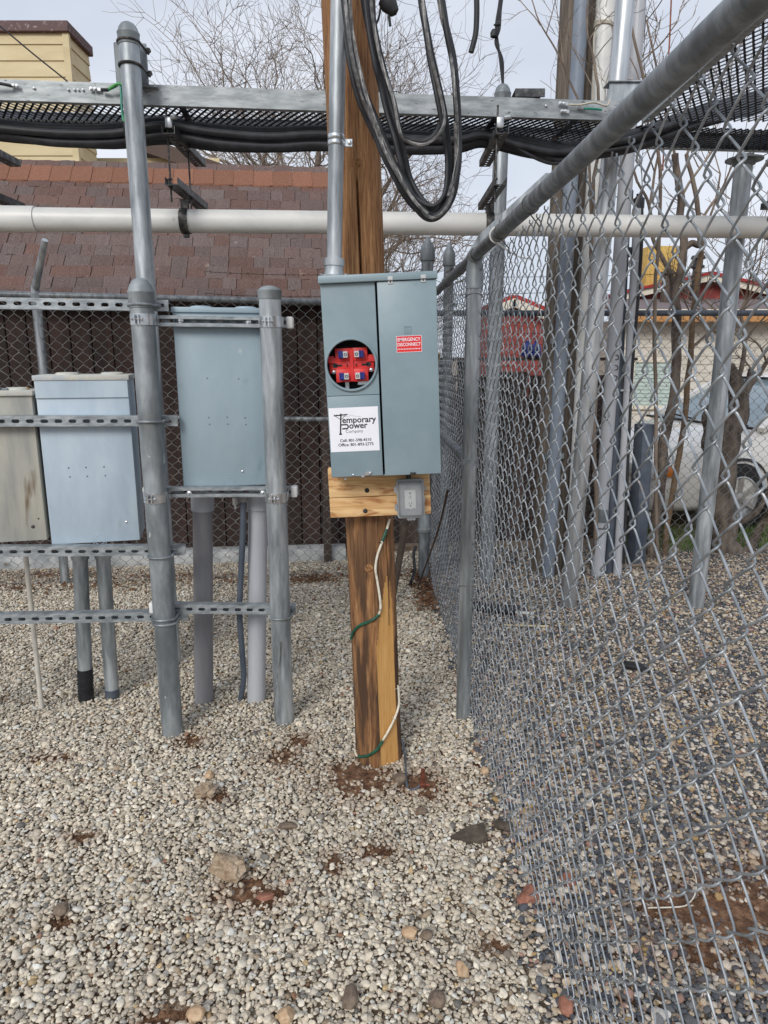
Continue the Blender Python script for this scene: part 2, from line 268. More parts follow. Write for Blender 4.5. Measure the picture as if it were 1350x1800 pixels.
# ------------------------------------------------------------------ mesh builder
class MB:
    def __init__(s): s.v = []; s.f = []; s.mi = []; s.M = None; s.cur = 0; s.mats = []
    def add(s, vs, fs):
        o = len(s.v)
        if s.M is not None: vs = [s.M @ Vector(p) for p in vs]
        s.v.extend([tuple(p) for p in vs]); s.f.extend([tuple(i+o for i in f) for f in fs]); s.mi.extend([s.cur]*len(fs)); return s
    def box(s, c, d, ax=None):
        c = Vector(c); h = Vector(d)/2
        X, Y, Z = ax if ax else (Vector((1,0,0)), Vector((0,1,0)), Vector((0,0,1)))
        vs = [c+X*(h.x*i)+Y*(h.y*j)+Z*(h.z*k) for i in (-1,1) for j in (-1,1) for k in (-1,1)]
        return s.add(vs, [(0,1,3,2),(4,6,7,5),(0,4,5,1),(2,3,7,6),(0,2,6,4),(1,5,7,3)])
    def rbox(s, c, d, b=.003, seg=2, ax=None):
        bm = bmesh.new(); bmesh.ops.create_cube(bm, size=1)
        for v in bm.verts: v.co = Vector((v.co.x*d[0], v.co.y*d[1], v.co.z*d[2]))
        b = min(b, min(d)*.45)
        bmesh.ops.bevel(bm, geom=bm.edges[:], offset=b, segments=seg, affect='EDGES', profile=.5)
        X, Y, Z = ax if ax else (Vector((1,0,0)), Vector((0,1,0)), Vector((0,0,1)))
        c = Vector(c); bm.verts.index_update()
        vs = [c+X*v.co.x+Y*v.co.y+Z*v.co.z for v in bm.verts]; fs = [[v.index for v in f.verts] for f in bm.faces]; bm.free()
        return s.add(vs, fs)
    def bar(s, p, q, w, t, up=(0,0,1)):
        p = Vector(p); q = Vector(q); d = (q-p); ln = d.length; d.normalize(); up = Vector(up); sx = d.cross(up)
        if sx.length < 1e-6: sx = d.cross(Vector((1,0,0)))
        sx.normalize(); uz = sx.cross(d)
        return s.box((p+q)/2, (ln, w, t), (d, sx, uz))
    def tube(s, pts, r, n=10, cap=True):
        pts = [Vector(p) for p in pts]; m = len(pts)
        rs = list(r) if hasattr(r, '__len__') else [r]*m
        tans = []
        for i in range(m):
            a = pts[max(0, i-1)]; b = pts[min(m-1, i+1)]; d = (b-a)
            tans.append(d.normalized() if d.length > 1e-9 else Vector((0,0,1)))
        t0 = tans[0]; nn = t0.cross(Vector((0,0,1)))
        if nn.length < 1e-3: nn = t0.cross(Vector((1,0,0)))
        nn.normalize(); vs = []; fs = []
        cs = [(math.cos(2*math.pi*k/n), math.sin(2*math.pi*k/n)) for k in range(n)]
        for i in range(m):
            t = tans[i]; nn = nn - t*nn.dot(t)
            if nn.length < 1e-6: nn = t.orthogonal()
            nn.normalize(); bb = t.cross(nn); p = pts[i]; rr = rs[i]
            for c, q in cs: vs.append(p+nn*(c*rr)+bb*(q*rr))
        for i in range(m-1):
            for k in range(n):
                k2 = (k+1) % n; fs.append((i*n+k, i*n+k2, (i+1)*n+k2, (i+1)*n+k))
        if cap: fs.append(tuple(range(n-1, -1, -1))); fs.append(tuple((m-1)*n+k for k in range(n)))
        return s.add(vs, fs)
    def lathe(s, base, prof, n=24, axis=(0,0,1), cap=True):
        """prof = [(radius, height)] along axis from base"""
        base = Vector(base); a = Vector(axis).normalized(); x = a.orthogonal().normalized(); y = a.cross(x); vs = []; fs = []
        for r, h in prof:
            for k in range(n):
                th = 2*math.pi*k/n; vs.append(base+a*h+x*(r*math.cos(th))+y*(r*math.sin(th)))
        for i in range(len(prof)-1):
            for k in range(n):
                k2 = (k+1) % n; fs.append((i*n+k, i*n+k2, (i+1)*n+k2, (i+1)*n+k))
        if cap: fs.append(tuple(range(n-1, -1, -1))); fs.append(tuple((len(prof)-1)*n+k for k in range(n)))
        return s.add(vs, fs)
    def prism(s, poly, off):
        """planar polygon (3d points) extruded by vector off"""
        n = len(poly); off = Vector(off); vs = [Vector(p) for p in poly]+[Vector(p)+off for p in poly]
        fs = [tuple(range(n-1, -1, -1)), tuple(range(n, 2*n))]+[(i, (i+1) % n, n+(i+1) % n, n+i) for i in range(n)]
        return s.add(vs, fs)
    def torus(s, c, axis, R_, r, n=28, m=8, a0=0, a1=2*math.pi, xdir=None):
        c = Vector(c); a = Vector(axis).normalized(); x = Vector(xdir).normalized() if xdir else a.orthogonal().normalized(); y = a.cross(x)
        full = abs(a1-a0-2*math.pi) < 1e-6
        pts = [c+x*(R_*math.cos(a0+(a1-a0)*i/n))+y*(R_*math.sin(a0+(a1-a0)*i/n)) for i in range(n+1)]
        return s.tube(pts, r, m, cap=not full)
    def holed(s, x0, x1, y0, y1, hole, z, t):
        """plate in local XY with a hole polygon (ccw), thickness t going to z-t"""
        hc = Vector((sum(p[0] for p in hole)/len(hole), sum(p[1] for p in hole)/len(hole)))
        n = len(hole); outer = []
        for p in hole:
            dx, dy = p[0]-hc.x, p[1]-hc.y; k = 1e9
            if dx > 1e-9: k = min(k, (x1-hc.x)/dx)
            if dx < -1e-9: k = min(k, (x0-hc.x)/dx)
            if dy > 1e-9: k = min(k, (y1-hc.y)/dy)
            if dy < -1e-9: k = min(k, (y0-hc.y)/dy)
            outer.append([hc.x+dx*k, hc.y+dy*k])
        for cx, cy in ((x0,y0),(x1,y0),(x1,y1),(x0,y1)):     # snap the nearest rim point to each corner
            i = min(range(n), key=lambda i: (outer[i][0]-cx)**2+(outer[i][1]-cy)**2); outer[i] = [cx, cy]
        vs = [(p[0], p[1], z) for p in outer]+[(p[0], p[1], z) for p in hole]+[(p[0], p[1], z-t) for p in hole]+[(p[0], p[1], z-t) for p in outer]
        fs = []
        for i in range(n):
            j = (i+1) % n
            fs += [(i, j, n+j, n+i), (n+i, n+j, 2*n+j, 2*n+i), (2*n+i, 2*n+j, 3*n+j, 3*n+i), (j, i, 3*n+i, 3*n+j)]
        return s.add(vs, fs)
    def mesh(s, name, mats, origin=(0,0,0), smooth=None):
        o = Vector(origin); me = bpy.data.meshes.new(name)
        me.from_pydata([(p[0]-o.x, p[1]-o.y, p[2]-o.z) for p in s.v], [], s.f)
        for m in (mats if isinstance(mats, (list, tuple)) else [mats]): me.materials.append(MATS[m])
        if any(s.mi): me.polygons.foreach_set('material_index', s.mi)
        if smooth:
            me.polygons.foreach_set('use_smooth', [True]*len(me.polygons)); me.set_sharp_from_angle(angle=R(smooth))
        me.update(); return me
    def obj(s, name, mats, parent=None, origin=None, smooth=35):
        """a part of `parent` (an object placed at its own origin), or a top-level mesh with its own origin"""
        o = Vector(parent['_o']) if parent is not None else Vector(origin or (0,0,0))
        ob = bpy.data.objects.new(name, s.mesh(name, mats, o, smooth)); C.objects.link(ob)
        if parent is not None: ob.parent = parent
        else: ob.location = o
        ob['_o'] = tuple(o); ALL.append(ob); return ob
ALL = []
def tag(o, label, cat, group=None):
    o['label'] = label; o['category'] = cat
    if group: o['group'] = group
    return o
def thing(name, loc, label, cat, group=None):
    o = bpy.data.objects.new(name, None); o.empty_display_size = .1; C.objects.link(o); o.location = loc; o['_o'] = tuple(loc); ALL.append(o)
    return tag(o, label, cat, group)
def piece(name, me, parent, loc, rot=None, scale=None):
    ob = bpy.data.objects.new(name, me); C.objects.link(ob); ob.parent = parent
    ob.location = Vector(loc)-Vector(parent['_o'])
    if rot is not None: ob.rotation_euler = rot
    if scale is not None: ob.scale = scale
    return ob
def spline(pts, n=8):
    """Catmull-Rom through 3d points"""
    P = [Vector(p) for p in pts]; P = [P[0]*2-P[1]]+P+[P[-1]*2-P[-2]]; out_ = []
    for i in range(1, len(P)-2):
        a, b, c, d = P[i-1:i+3]
        for k in range(n):
            t = k/n; out_.append(.5*((2*b)+(c-a)*t+(2*a-5*b+4*c-d)*t*t+(3*b-a-3*c+d)*t**3))
    out_.append(P[-2]); return out_
def dome_cap(mb, top, r, h=.05, skirt=.04):
    """rounded pipe cap whose crown is at `top`"""
    b = Vector(top)-Vector((0,0,h+skirt)); rr = r*1.06
    mb.lathe(b, [(rr,0),(rr*1.02,.003),(rr*1.02,skirt-.004),(rr*1.06,skirt),(rr*1.06,skirt+.004),(rr*.97,skirt+h*.2),(rr*.86,skirt+h*.5),(rr*.62,skirt+h*.8),(rr*.3,skirt+h*.96),(.002,skirt+h)], 28)
# ================================================================== SETTING: ground and gravel
def hgt(x, y):
    return .010*mnoise.noise(Vector((x*1.3, y*1.3, 3.1)))+.006*mnoise.noise(Vector((x*4, y*4, 7.7)))
PATCH = []          # bare soil: (X, Y, rx, ry)
for px, py, a, b in [(432,1568,44,20),(470,1580,24,12),(640,1372,56,24),(610,1350,28,12),(742,1378,34,20),(500,1330,26,14),(335,1302,24,10),(140,1472,20,8),
                     (660,1497,24,10),(585,1520,14,13),(300,1786,40,12),(105,1622,16,8),(525,1300,20,8),(90,1335,30,6),(870,1665,18,9),(380,1400,20,9),
                     (100,1010,80,6),(300,1013,60,5),(540,1018,40,5),(905,1470,24,12)]:
    p = gd(px, py); d = p.length/ FP*1.0
    PATCH.append((p.x, p.y, a*1.05*math.hypot(p.y, EYE)/FP, b*1.05*math.hypot(p.y, EYE)/FP*math.hypot(p.y, EYE)/EYE))
RPATCH = [(gd(1310,1610).x, gd(1310,1610).y, .20, .15), (gd(1180,1600).x, gd(1180,1600).y, .10, .05), (gd(1240,1680).x, gd(1240,1680).y, .07, .06), (gd(1340,1540).x+.12, gd(1340,1540).y, .2, .1)]
def grid_axis(lo, hi, step, far):
    a = list(np.arange(lo, hi+1e-6, step)); o = []; v = lo; s = step
    while v > -far: s *= 1.7; v -= s; o.append(v)
    o.reverse(); v = hi; s = step; e = []
    while v < far: s *= 1.7; v += s; e.append(v)
    return o+a+e
gx = grid_axis(-4.2, 5.0, .06, 500); gy = grid_axis(.3, 5.9, .06, 500)
mb = MB(); nx, ny = len(gx), len(gy)
vs = []
for y in gy:
    for x in gx:
        inside = max(0, min(1, min(x+4.2, 5.0-x, y-.3, 5.9-y)/.4))
        z = -.009+inside*hgt(x, y)
        for (cx, cy, rx, ry) in PATCH+RPATCH:
            q = ((x-cx)/rx)**2+((y-cy)/ry)**2
            if q < 1.6: z += .010*max(0, 1-q/1.6)
        vs.append((x, y, z))
mb.add(vs, [(j*nx+i, j*nx+i+1, (j+1)*nx+i+1, (j+1)*nx+i) for j in range(ny-1) for i in range(nx-1)])
for fi, f in enumerate(mb.f):
    cx = sum(mb.v[i][0] for i in f)/4; cy_ = sum(mb.v[i][1] for i in f)/4
    if -4 < cx < 5 and .5 < cy_ < 5.6 and any(((cx-a)/c)**2+((cy_-b)/d)**2 < 1.5 for a, b, c, d in PATCH+RPATCH): mb.mi[fi] = 1
ground = mb.obj('ground', ['fines','soil'], None, (0,0,0), smooth=180); ground['kind'] = 'structure'

def pebble_proto(i):
    bm = bmesh.new(); bmesh.ops.create_icosphere(bm, subdivisions=2, radius=1)
    sx, sy, sz = (1.0, random.uniform(.58,.9), random.uniform(.34,.55))
    cuts = [(Vector((random.gauss(0,1), random.gauss(0,1), random.gauss(0,1))).normalized(), random.uniform(.50,.86)) for _ in range(8)]
    for v in bm.verts:
        c = v.co.copy()
        for nn, d in cuts:
            e = c.dot(nn)-d
            if e > 0: c -= nn*e*.95
        c *= 1+.16*mnoise.noise(c*1.4+Vector((i*9.1, 0, 0)))
        v.co = Vector((c.x*sx, c.y*sy, c.z*sz))
    me = bpy.data.meshes.new('pebble'); bm.to_mesh(me); bm.free(); me.materials.append(MATS['pebble'])
    me.polygons.foreach_set('use_smooth', [True]*len(me.polygons))
    return bpy.data.objects.new('pebble', me)
PROTOS = [pebble_proto(i) for i in range(9)]
def gravel_group():
    gname = bpy.data.node_groups.new('gravel_scatter', 'GeometryNodeTree')
    gname.interface.new_socket('Geometry', in_out='INPUT', socket_type='NodeSocketGeometry')
    gname.interface.new_socket('Geometry', in_out='OUTPUT', socket_type='NodeSocketGeometry')
    n = gname.nodes; l = gname.links.new
    gi = n.new('NodeGroupInput'); go = n.new('NodeGroupOutput'); jn = n.new('GeometryNodeJoinGeometry'); ip = n.new('GeometryNodeInstanceOnPoints')
    for p in PROTOS:
        oi = n.new('GeometryNodeObjectInfo'); oi.inputs['Object'].default_value = p; oi.inputs['As Instance'].default_value = True; l(oi.outputs['Geometry'], jn.inputs[0])
    def na(nm, dt):
        a = n.new('GeometryNodeInputNamedAttribute'); a.data_type = dt; a.inputs['Name'].default_value = nm
        return [o for o in a.outputs if o.enabled][0]
    l(gi.outputs[0], ip.inputs['Points']); l(jn.outputs[0], ip.inputs['Instance']); ip.inputs['Pick Instance'].default_value = True
    l(na('pidx', 'INT'), ip.inputs['Instance Index'])
    er = n.new('FunctionNodeEulerToRotation'); l(na('rot', 'FLOAT_VECTOR'), er.inputs[0]); l(er.outputs[0], ip.inputs['Rotation'])
    l(na('scl', 'FLOAT'), ip.inputs['Scale']); l(ip.outputs[0], go.inputs[0])
    return gname
GG = gravel_group()
def fence_x(y): return .427-.0235*y            # line of the side fence
def scatter(name, label, xy, zoff, cols, size):
    n = len(xy); me = bpy.data.meshes.new(name); z = np.array([hgt(a, b) for a, b in xy])+zoff
    co = np.column_stack([xy, z]).astype(np.float32); me.vertices.add(n); me.vertices.foreach_set('co', co.ravel())
    rot = np.column_stack([rng.normal(0, .30, n), rng.normal(0, .30, n), rng.uniform(0, 6.283, n)]).astype(np.float32)
    for nm, ty, dat, key in (('rot','FLOAT_VECTOR',rot,'vector'),('scl','FLOAT',size.astype(np.float32),'value'),('pcol','FLOAT_VECTOR',cols.astype(np.float32),'vector')):
        a = me.attributes.new(nm, ty, 'POINT'); a.data.foreach_set(key, dat.ravel())
    a = me.attributes.new('pidx', 'INT', 'POINT'); a.data.foreach_set('value', rng.integers(0, 9, n).astype(np.int32))
    ob = bpy.data.objects.new(name, me); C.objects.link(ob); md = ob.modifiers.new('scatter', 'NODES'); md.node_group = GG
    tag(ob, label, 'gravel'); ob['kind'] = 'stuff'; return ob
def cand(y0, y1, sp, xfun):
    rows = []; y = y0
    while y < y1:
        s = sp*(1 if y < 3 else 1.12)
        x0, x1 = xfun(y); m = int((x1-x0)/s)
        if m > 0:
            xs = x0+(np.arange(m)+.5)*s; rows.append(np.column_stack([xs, np.full(m, y)]))
        y += s
    p = np.concatenate(rows); return p+rng.normal(0, sp*.36, p.shape)
def patch_mask(p, patches, soft=.5):
    keep = np.ones(len(p), bool)
    for cx, cy, rx, ry in patches:
        nzv = np.array([mnoise.noise(Vector((a*22, b*22, 1))) for a, b in p[(abs(p[:,0]-cx) < 2.2*rx) & (abs(p[:,1]-cy) < 2.2*ry)]])
        idx = np.where((abs(p[:,0]-cx) < 2.2*rx) & (abs(p[:,1]-cy) < 2.2*ry))[0]
        if not len(idx): continue
        q = ((p[idx,0]-cx)/rx)**2+((p[idx,1]-cy)/ry)**2+nzv*1.1
        keep[idx] &= ~((q < 1.0) & (rng.random(len(idx)) < np.where(q < .4, .92, .55)))
    return keep
def lowf(p, s, o): return np.array([mnoise.noise(Vector((a*s, b*s, o))) for a, b in p])
def gravel_side(left):
    if left: xf = lambda y: (-(y*.60+.75), fence_x(y)+.05)
    else: xf = lambda y: (fence_x(y)-.06, y*.60+.75)
    sp = .0116
    P = []; Z = []
    for lay, (s, z0, z1) in enumerate([(sp, -.004, .002), (sp*1.3, .003, .009)]):
        p = cand(.95, 5.62 if left else 5.75, s, xf)
        p = p[patch_mask(p, PATCH if left else RPATCH)]
        if lay == 1: p = p[rng.random(len(p)) < .82]
        P.append(p); Z.append(rng.uniform(z0, z1, len(p)))
    p = np.concatenate(P); z = np.concatenate(Z)
    e = p[:,0]-(np.array([fence_x(v) for v in p[:,1]])+.02+.05*lowf(p, 3, 5))       # ragged join under the fence
    k = (e < rng.normal(0, .03, len(p))) if left else (e > rng.normal(0, .03, len(p)))
    p = p[k]; z = z[k]; n = len(p); r = rng.random(n); br = rng.normal(1, .13, n).clip(.6, 1.3); w = lowf(p, 1.1, 9)*.10+lowf(p, 6, 2)*.10
    col = np.zeros((n, 3))
    def put(m, c): col[m] = np.array(c)
    if left:
        put(r >= 0, (.60,.535,.445)); put((r > .42), (.68,.63,.545)); put((r > .66), (.50,.44,.36)); put((r > .80), (.60,.595,.57)); put((r > .89), (.34,.315,.28)); put((r > .925), (.33,.26,.19)); put((r > .955), (.19,.18,.17)); put((r > .982), (.30,.17,.11)); put((r > .991), (.48,.36,.21))
        br *= (1+w)
        dm = np.zeros(n)                                             # soil-stained stones round the bare patches
        for cx, cy, rx, ry in PATCH: dm = np.maximum(dm, np.clip(1.5-np.sqrt(((p[:,0]-cx)/rx)**2+((p[:,1]-cy)/ry)**2)*.62, 0, 1))
        t = (dm*rng.random(n)*.75)[:,None]; col = col*(1-t)+np.array((.26,.16,.10))*t
    else:
        put(r >= 0, (.085,.09,.102)); put(r > .32, (.16,.16,.16)); put(r > .46, (.48,.38,.27)); put(r > .63, (.58,.51,.42)); put(r > .80, (.30,.24,.19)); put(r > .89, (.36,.22,.17)); put(r > .93, (.55,.53,.49)); put(r > .975, (.40,.27,.12))
        dm = np.zeros(n)
        for cx, cy, rx, ry in RPATCH: dm = np.maximum(dm, np.clip(1.4-np.sqrt(((p[:,0]-cx)/rx)**2+((p[:,1]-cy)/ry)**2)*.62, 0, 1))
        t = (dm*rng.random(n)*.6)[:,None]; col = col*(1-t)+np.array((.28,.16,.09))*t
    col *= br[:,None]
    if left: col *= np.array((1.0,.982,.935))
    size = rng.lognormal(math.log(.0081 if left else .0092), .34, n).clip(.0038, .021)
    return p, z, col, size
p, z, col, size = gravel_side(True); scatter('gravel', 'pale grey rounded gravel covering the near yard left of the fence', p, z, col, size)
p, z, col, size = gravel_side(False); scatter('gravel', 'mixed dark and tan gravel on the far side of the chain link fence', p, z, col, size)

# ================================================================== SHED with shingle roof (behind the rear fence)
K = .1; SK = Vector((1, K, 0)).normalized(); NK = Vector((-K, 1, 0)).normalized(); UP = Vector((0,0,1))
def bk(x, y0, z, dn=0.): return Vector((x, y0+K*x, z))+NK*dn      # along the rear alignment
shed = thing('shed', bk(-2.2, 5.66, 0), 'dark brown plank shed with brown shingle roof behind the rear chain link fence', 'shed')
EY, EZ, RY, RZ = 5.47, 1.99, 6.62, 3.12
pm = MB().rbox((0,0,.99), (.145,.022,1.94), .004, 1).mesh('plank', 'shed_wall')
x = -5.0; i = 0
while x < -.12:
    piece('plank', pm, shed, bk(x, 5.62, .03, random.uniform(0,.004)), (0,0,math.atan(K))); x += .152
MB().box(bk(-2.5, 5.68, .98), (4.9,.05,1.9), (SK,NK,UP)).obj('wall', 'shed_wall', shed)
mb = MB(); mb.prism([bk(-.12,5.64,.02), bk(-.12,7.6,.02), bk(-.12,7.6,2.1), bk(-.12,6.62,3.0), bk(-.12,5.64,2.05)], SK*-.04); mb.obj('wall', 'shed_wall', shed)
mb = MB(); mb.rbox(bk(-2.6,5.50,.035), (4.6,.16,.13), .006, 2, (SK,NK,UP)); mb.obj('footing', 'footing', shed)
roof = MB(); sl = Vector((0, RY-EY, RZ-EZ)); sl_len = sl.length; slu = (NK*(RY-EY)+UP*(RZ-EZ)).normalized(); sln = SK.cross(slu)
roof.box(bk(-2.62, EY, EZ, 0)+slu*(sl_len/2)-sln*.02, (4.86, sl_len, .03), (SK, slu, sln))
bsl = (NK*(RY-EY)-UP*(RZ-EZ)).normalized()
roof.box(bk(-2.62, RY, RZ)+bsl*(sl_len/2)-SK.cross(bsl)*.02, (4.86, sl_len, .03), (SK, bsl, SK.cross(bsl)))
roof = roof.obj('roof', 'shingle_under', shed)
sh = []
for w in (.10,.12,.14,.165,.19):
    m_ = MB(); nn = 4
    def P(i, j, t): return (w*(i/nn-.5)*.985, -.066+.132*j, t)
    vs = [P(i, j, (.010+.002*((i*7) % 3)) if t else 0) for j in (0,1) for i in range(nn+1) for t in (1,0)]
    vs = [(v[0], v[1]+(.003*((k*5) % 3-1) if k < 2*(nn+1) else 0), v[2]) for k, v in enumerate(vs)]
    top = [(2*i, 2*(i+1), 2*(nn+1)+2*(i+1), 2*(nn+1)+2*i) for i in range(nn)]
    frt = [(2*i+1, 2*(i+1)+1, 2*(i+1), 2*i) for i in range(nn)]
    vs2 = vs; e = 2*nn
    m_.add(vs2, top+[(1, 0, 2*(nn+1), 2*(nn+1)+1), (e, e+1, 2*(nn+1)+e+1, 2*(nn+1)+e)]); m_.f += frt; m_.mi += [1]*len(frt); sh.append((w, m_.mesh('shingle', ['shingle','shingle_edge_shade'])))
srot = Matrix((SK, slu, sln)).transposed().to_euler()
EXP = .124; nrow = int(sl_len/EXP)+1
for r_ in range(nrow):
    xx = -3.75+random.uniform(-.1, 0)
    while xx < -.24:
        w, me = random.choice(sh); c = bk(xx+w/2, EY, EZ)+slu*(EXP*(r_+.5)-.01)+sln*(.002+random.choice((0,0,.004,.006)))
        e_ = (srot.to_matrix() @ Matrix.Rotation(R(2.2)+random.uniform(-.006,.006), 3, 'X')).to_euler()
        piece('shingle', me, roof, c, e_); xx += w
cm = MB(); cm.add([(-.10,-.14,-.135),(.10,-.14,-.135),(.10,0,.01),(-.10,0,.01),(.10,.14,-.135),(-.10,.14,-.135),(-.1,-.14,-.15),(.1,-.14,-.15),(.1,0,-.008),(-.1,0,-.008)],
                  [(0,1,2,3),(3,2,4,5),(6,7,1,0),(1,7,8,2),(0,3,9,6)])
cm = cm.mesh('ridge_cap', 'ridge_cap'); xx = -3.7; i = 0
while xx < -.25:
    piece('ridge_cap', cm, roof, bk(xx, RY, RZ+.022+random.uniform(0,.004)), (0, R(-2.5), math.atan(K))); xx += .165
# posts of the shed seen behind the mesh, and an off-cut board leaning inside
tag(MB().rbox(at(573,800,5.35), (.06,.05,1.7), .004, 1).obj('timber_upright', 'plank_dark', None, gd(573,1000), 30), 'weathered thin timber upright behind the rear fence, left of the meter box', 'timber')

# ================================================================== tan house with chimney, upper left background
hs = thing('house', (-7.2, 12.4, 0), 'tan lap-sided house with tall boxed chimney in the upper left background', 'house')
def lap(parent, x0, x1, y, z0, z1, k=0., sp=.2, name='siding_board', side=None, m='siding_tan'):
    """individual lapped boards on a wall facing the camera (or, with side, a wall in depth at X=side from y to y1)"""
    if side is None:
        L_ = x1-x0; me = MB().prism([(-L_/2,-.022,0),(-L_/2,-.004,sp*1.06),(-L_/2,.02,sp*1.06),(-L_/2,.02,0)], (L_,0,0)).mesh(name, m)
        zz = z0
        while zz < z1: piece(name, me, parent, ((x0+x1)/2, y, zz)); zz += sp
    else:
        L_ = x1-x0; me = MB().prism([(.022,-L_/2,0),(.004,-L_/2,sp*1.06),(-.02,-L_/2,sp*1.06),(-.02,-L_/2,0)], (0,L_,0)).mesh(name, m)
        zz = z0
        while zz < z1: piece(name, me, parent, (side, (x0+x1)/2, zz)); zz += sp
chx = at(119, 100, 11).x; ctop = at(60, 52, 11).z
lap(hs, chx-1.6, chx, 11, 3.4, ctop-.1, sp=.205)
lap(hs, 11.02, 11.75, None, 3.4, ctop-.1, side=chx+.0, sp=.205)
MB().box((chx+.003, 11.0, (ctop+3.4)/2), (.09,.06,ctop-3.4)).obj('corner_board', 'siding_tan', hs)
MB().box((chx-.8, 11.4, (ctop+3.2)/2-.1), (1.57,.74,ctop-3.3)).obj('chimney_core', 'siding_dark', hs)
MB().rbox((chx-.79, 11.36, ctop+.02), (1.72,.86,.14), .01, 1).obj('chimney_cap', 'flash_brown', hs)
wx = at(150, 270, 12).x
lap(hs, -9.5, at(140,280,11.6).x, 11.6, 2.6, at(10,255,11.6).z+.35, sp=.205)
lap(hs, at(140,280,11.6).x, at(330,300,12).x+.5, 12.05, 2.6, 4.6, sp=.205)
# gable roof sloping down to the right
a = at(205, 235, 11.9); b = at(398, 303, 11.9); d = (b-a).normalized(); nrm = Vector((-d.z,0,d.x))
rf = MB(); rf.prism([a-nrm*.02, b-nrm*.02, b+nrm*.10, a+nrm*.10], (0,5,0)); rf = rf.obj('roof', 'roof_brown', hs)
MB().prism([a-nrm*.12-Vector((0,.03,0)), b-nrm*.12-Vector((0,.03,0)), b+nrm*.02-Vector((0,.03,0)), a+nrm*.02-Vector((0,.03,0))], (0,.04,0)).obj('rake_board', 'roof_brown', rf)
MB().box((-7.5, 14, 2.2), (6.2,3.7,4.2)).obj('wall', 'siding_dark', hs)

# ================================================================== right hand houses
h2 = thing('house', (7.2, 15, 0), 'low tan house with red gable and greenish window beyond the white car', 'house')
YW = 14.0
lap(h2, 4.55, 11, YW, 0, 2.28, sp=.16, m='tan_wall')
MB().box((7.8, YW+2.2, 1.15), (6.4,4.3,2.3)).obj('wall', 'tan_wall', h2)
wA = at(1112, 634, YW); wB = at(1182, 716, YW)
wn_ = MB(); cx, cz = (wA.x+wB.x)/2, (wA.z+wB.z)/2; ww, hh = wB.x-wA.x, wA.z-wB.z
for dx, dz, sx, sz in ((0,hh/2,ww+.1,.07),(0,-hh/2,ww+.16,.08),(-ww/2,0,.07,hh),(ww/2,0,.07,hh)): wn_.rbox((cx+dx, YW-.045, cz+dz), (sx,.06,sz), .006, 1)
wn_ = wn_.obj('window', 'cream_trim', h2)
MB().box((cx, YW-.03, cz), (ww,.02,hh)).obj('pane', 'green_glass', wn_)
sm = MB().rbox((0,0,0), (ww-.08,.012,.02), .003, 1).mesh('blind_slat', 'green_glass')
for i in range(12): piece('blind_slat', sm, wn_, (cx, YW-.046, cz-hh/2+.06+i*(hh-.1)/11), (.5,0,0))
MB().rbox((7.6, YW-.42, 2.30), (6.6,.04,.15), .006, 1).obj('fascia', 'fascia_wood', h2)
MB().rbox((7.6, YW-.45, 2.41), (6.7,.06,.08), .006, 1).obj('gutter', 'cream_trim', h2)
rr = MB(); rr.prism([(4.3,YW-.45,2.40),(4.3,YW+1.9,2.74),(4.3,YW+1.9,2.82),(4.3,YW-.45,2.46)], (6.7,0,0)); rr = rr.obj('roof', 'gray_roof', h2)
YG = 15.9; ap = at(1241, 487, YG); e1 = at(1105, 517, YG); e2 = at(1375, 519, YG)
MB().prism([(e1.x-.3,YG,2.5), (e2.x+.3,YG,2.5), e2, ap, e1], (0,.1,0)).obj('gable', 'red_wall', h2)
for p_, q_ in ((e1, ap), (ap, e2)):
    d = (q_-p_).normalized(); nn = Vector((-d.z,0,d.x)); o = Vector((0,-.25,0))
    ex = d*.35
    MB().prism([p_-ex*(p_ is e1)+o-nn*.10, q_+ex*(q_ is e2)+o-nn*.10, q_+ex*(q_ is e2)+o+nn*.03, p_-ex*(p_ is e1)+o+nn*.03], (0,.05,0)).obj('rake_board', 'cream_trim', h2)
    MB().prism([p_-ex*(p_ is e1)+o*1.2+nn*.03, q_+ex*(q_ is e2)+o*1.2+nn*.03, q_+ex*(q_ is e2)+o*1.2+nn*.09, p_-ex*(p_ is e1)+o*1.2+nn*.09], (0,4,0)).obj('roof_edge', 'red_trim', h2)
cs = at(1161, 460, 17); tag(MB().rbox((cs.x, 17.2, cs.z-.3), (.72,.7,1.25), .02, 2).obj('chimney', 'yellow_stucco', None, (cs.x,17.2,cs.z-.9)), 'square ochre stucco chimney rising behind the red gable house', 'chimney')
vp = at(1226, 470, 15.4); vt = MB(); vt.lathe((vp.x,15.4,2.6), [(.09,0),(.09,.78),(.14,.80),(.14,.84),(.10,.86),(.10,.96),(.15,.98),(.13,1.04),(.02,1.06)], 16)
tag(vt.obj('roof_vent', 'dark_metal', None, (vp.x,15.4,2.6)), 'black roof vent pipe with cowl on the low roof', 'vent pipe')
vp = at(1174, 480, 15.0); vt = MB(); vt.lathe((vp.x,15.0,2.55), [(.11,0),(.11,.66),(.16,.68),(.16,.72),(.06,.74)], 16)
tag(vt.obj('roof_vent', 'wire_rust', None, (vp.x,15.0,2.55)), 'rusty roof flue in front of the ochre chimney', 'vent pipe')
h3 = thing('house', (3.1, 15.5, 0), 'small red house with cream gable trim seen through the fence mesh', 'house')
lap(h3, at(862,640,15).x, at(962,640,15).x, 15, .3, 2.3, sp=.22, m='red_wall')
MB().box(((at(862,640,15).x+at(962,640,15).x)/2, 17, 1.4), (1.4,3.9,2.2)).obj('wall', 'red_wall', h3)
ap = at(905, 524, 14.8); e1 = at(862, 540, 14.8); e2 = at(962, 548, 14.8)
MB().prism([e1+Vector((0,.22,-.3)), e2+Vector((0,.22,-.3)), e2+Vector((0,.22,0)), ap+Vector((0,.22,0)), e1+Vector((0,.22,0))], (0,.06,0)).obj('gable', 'red_wall', h3)
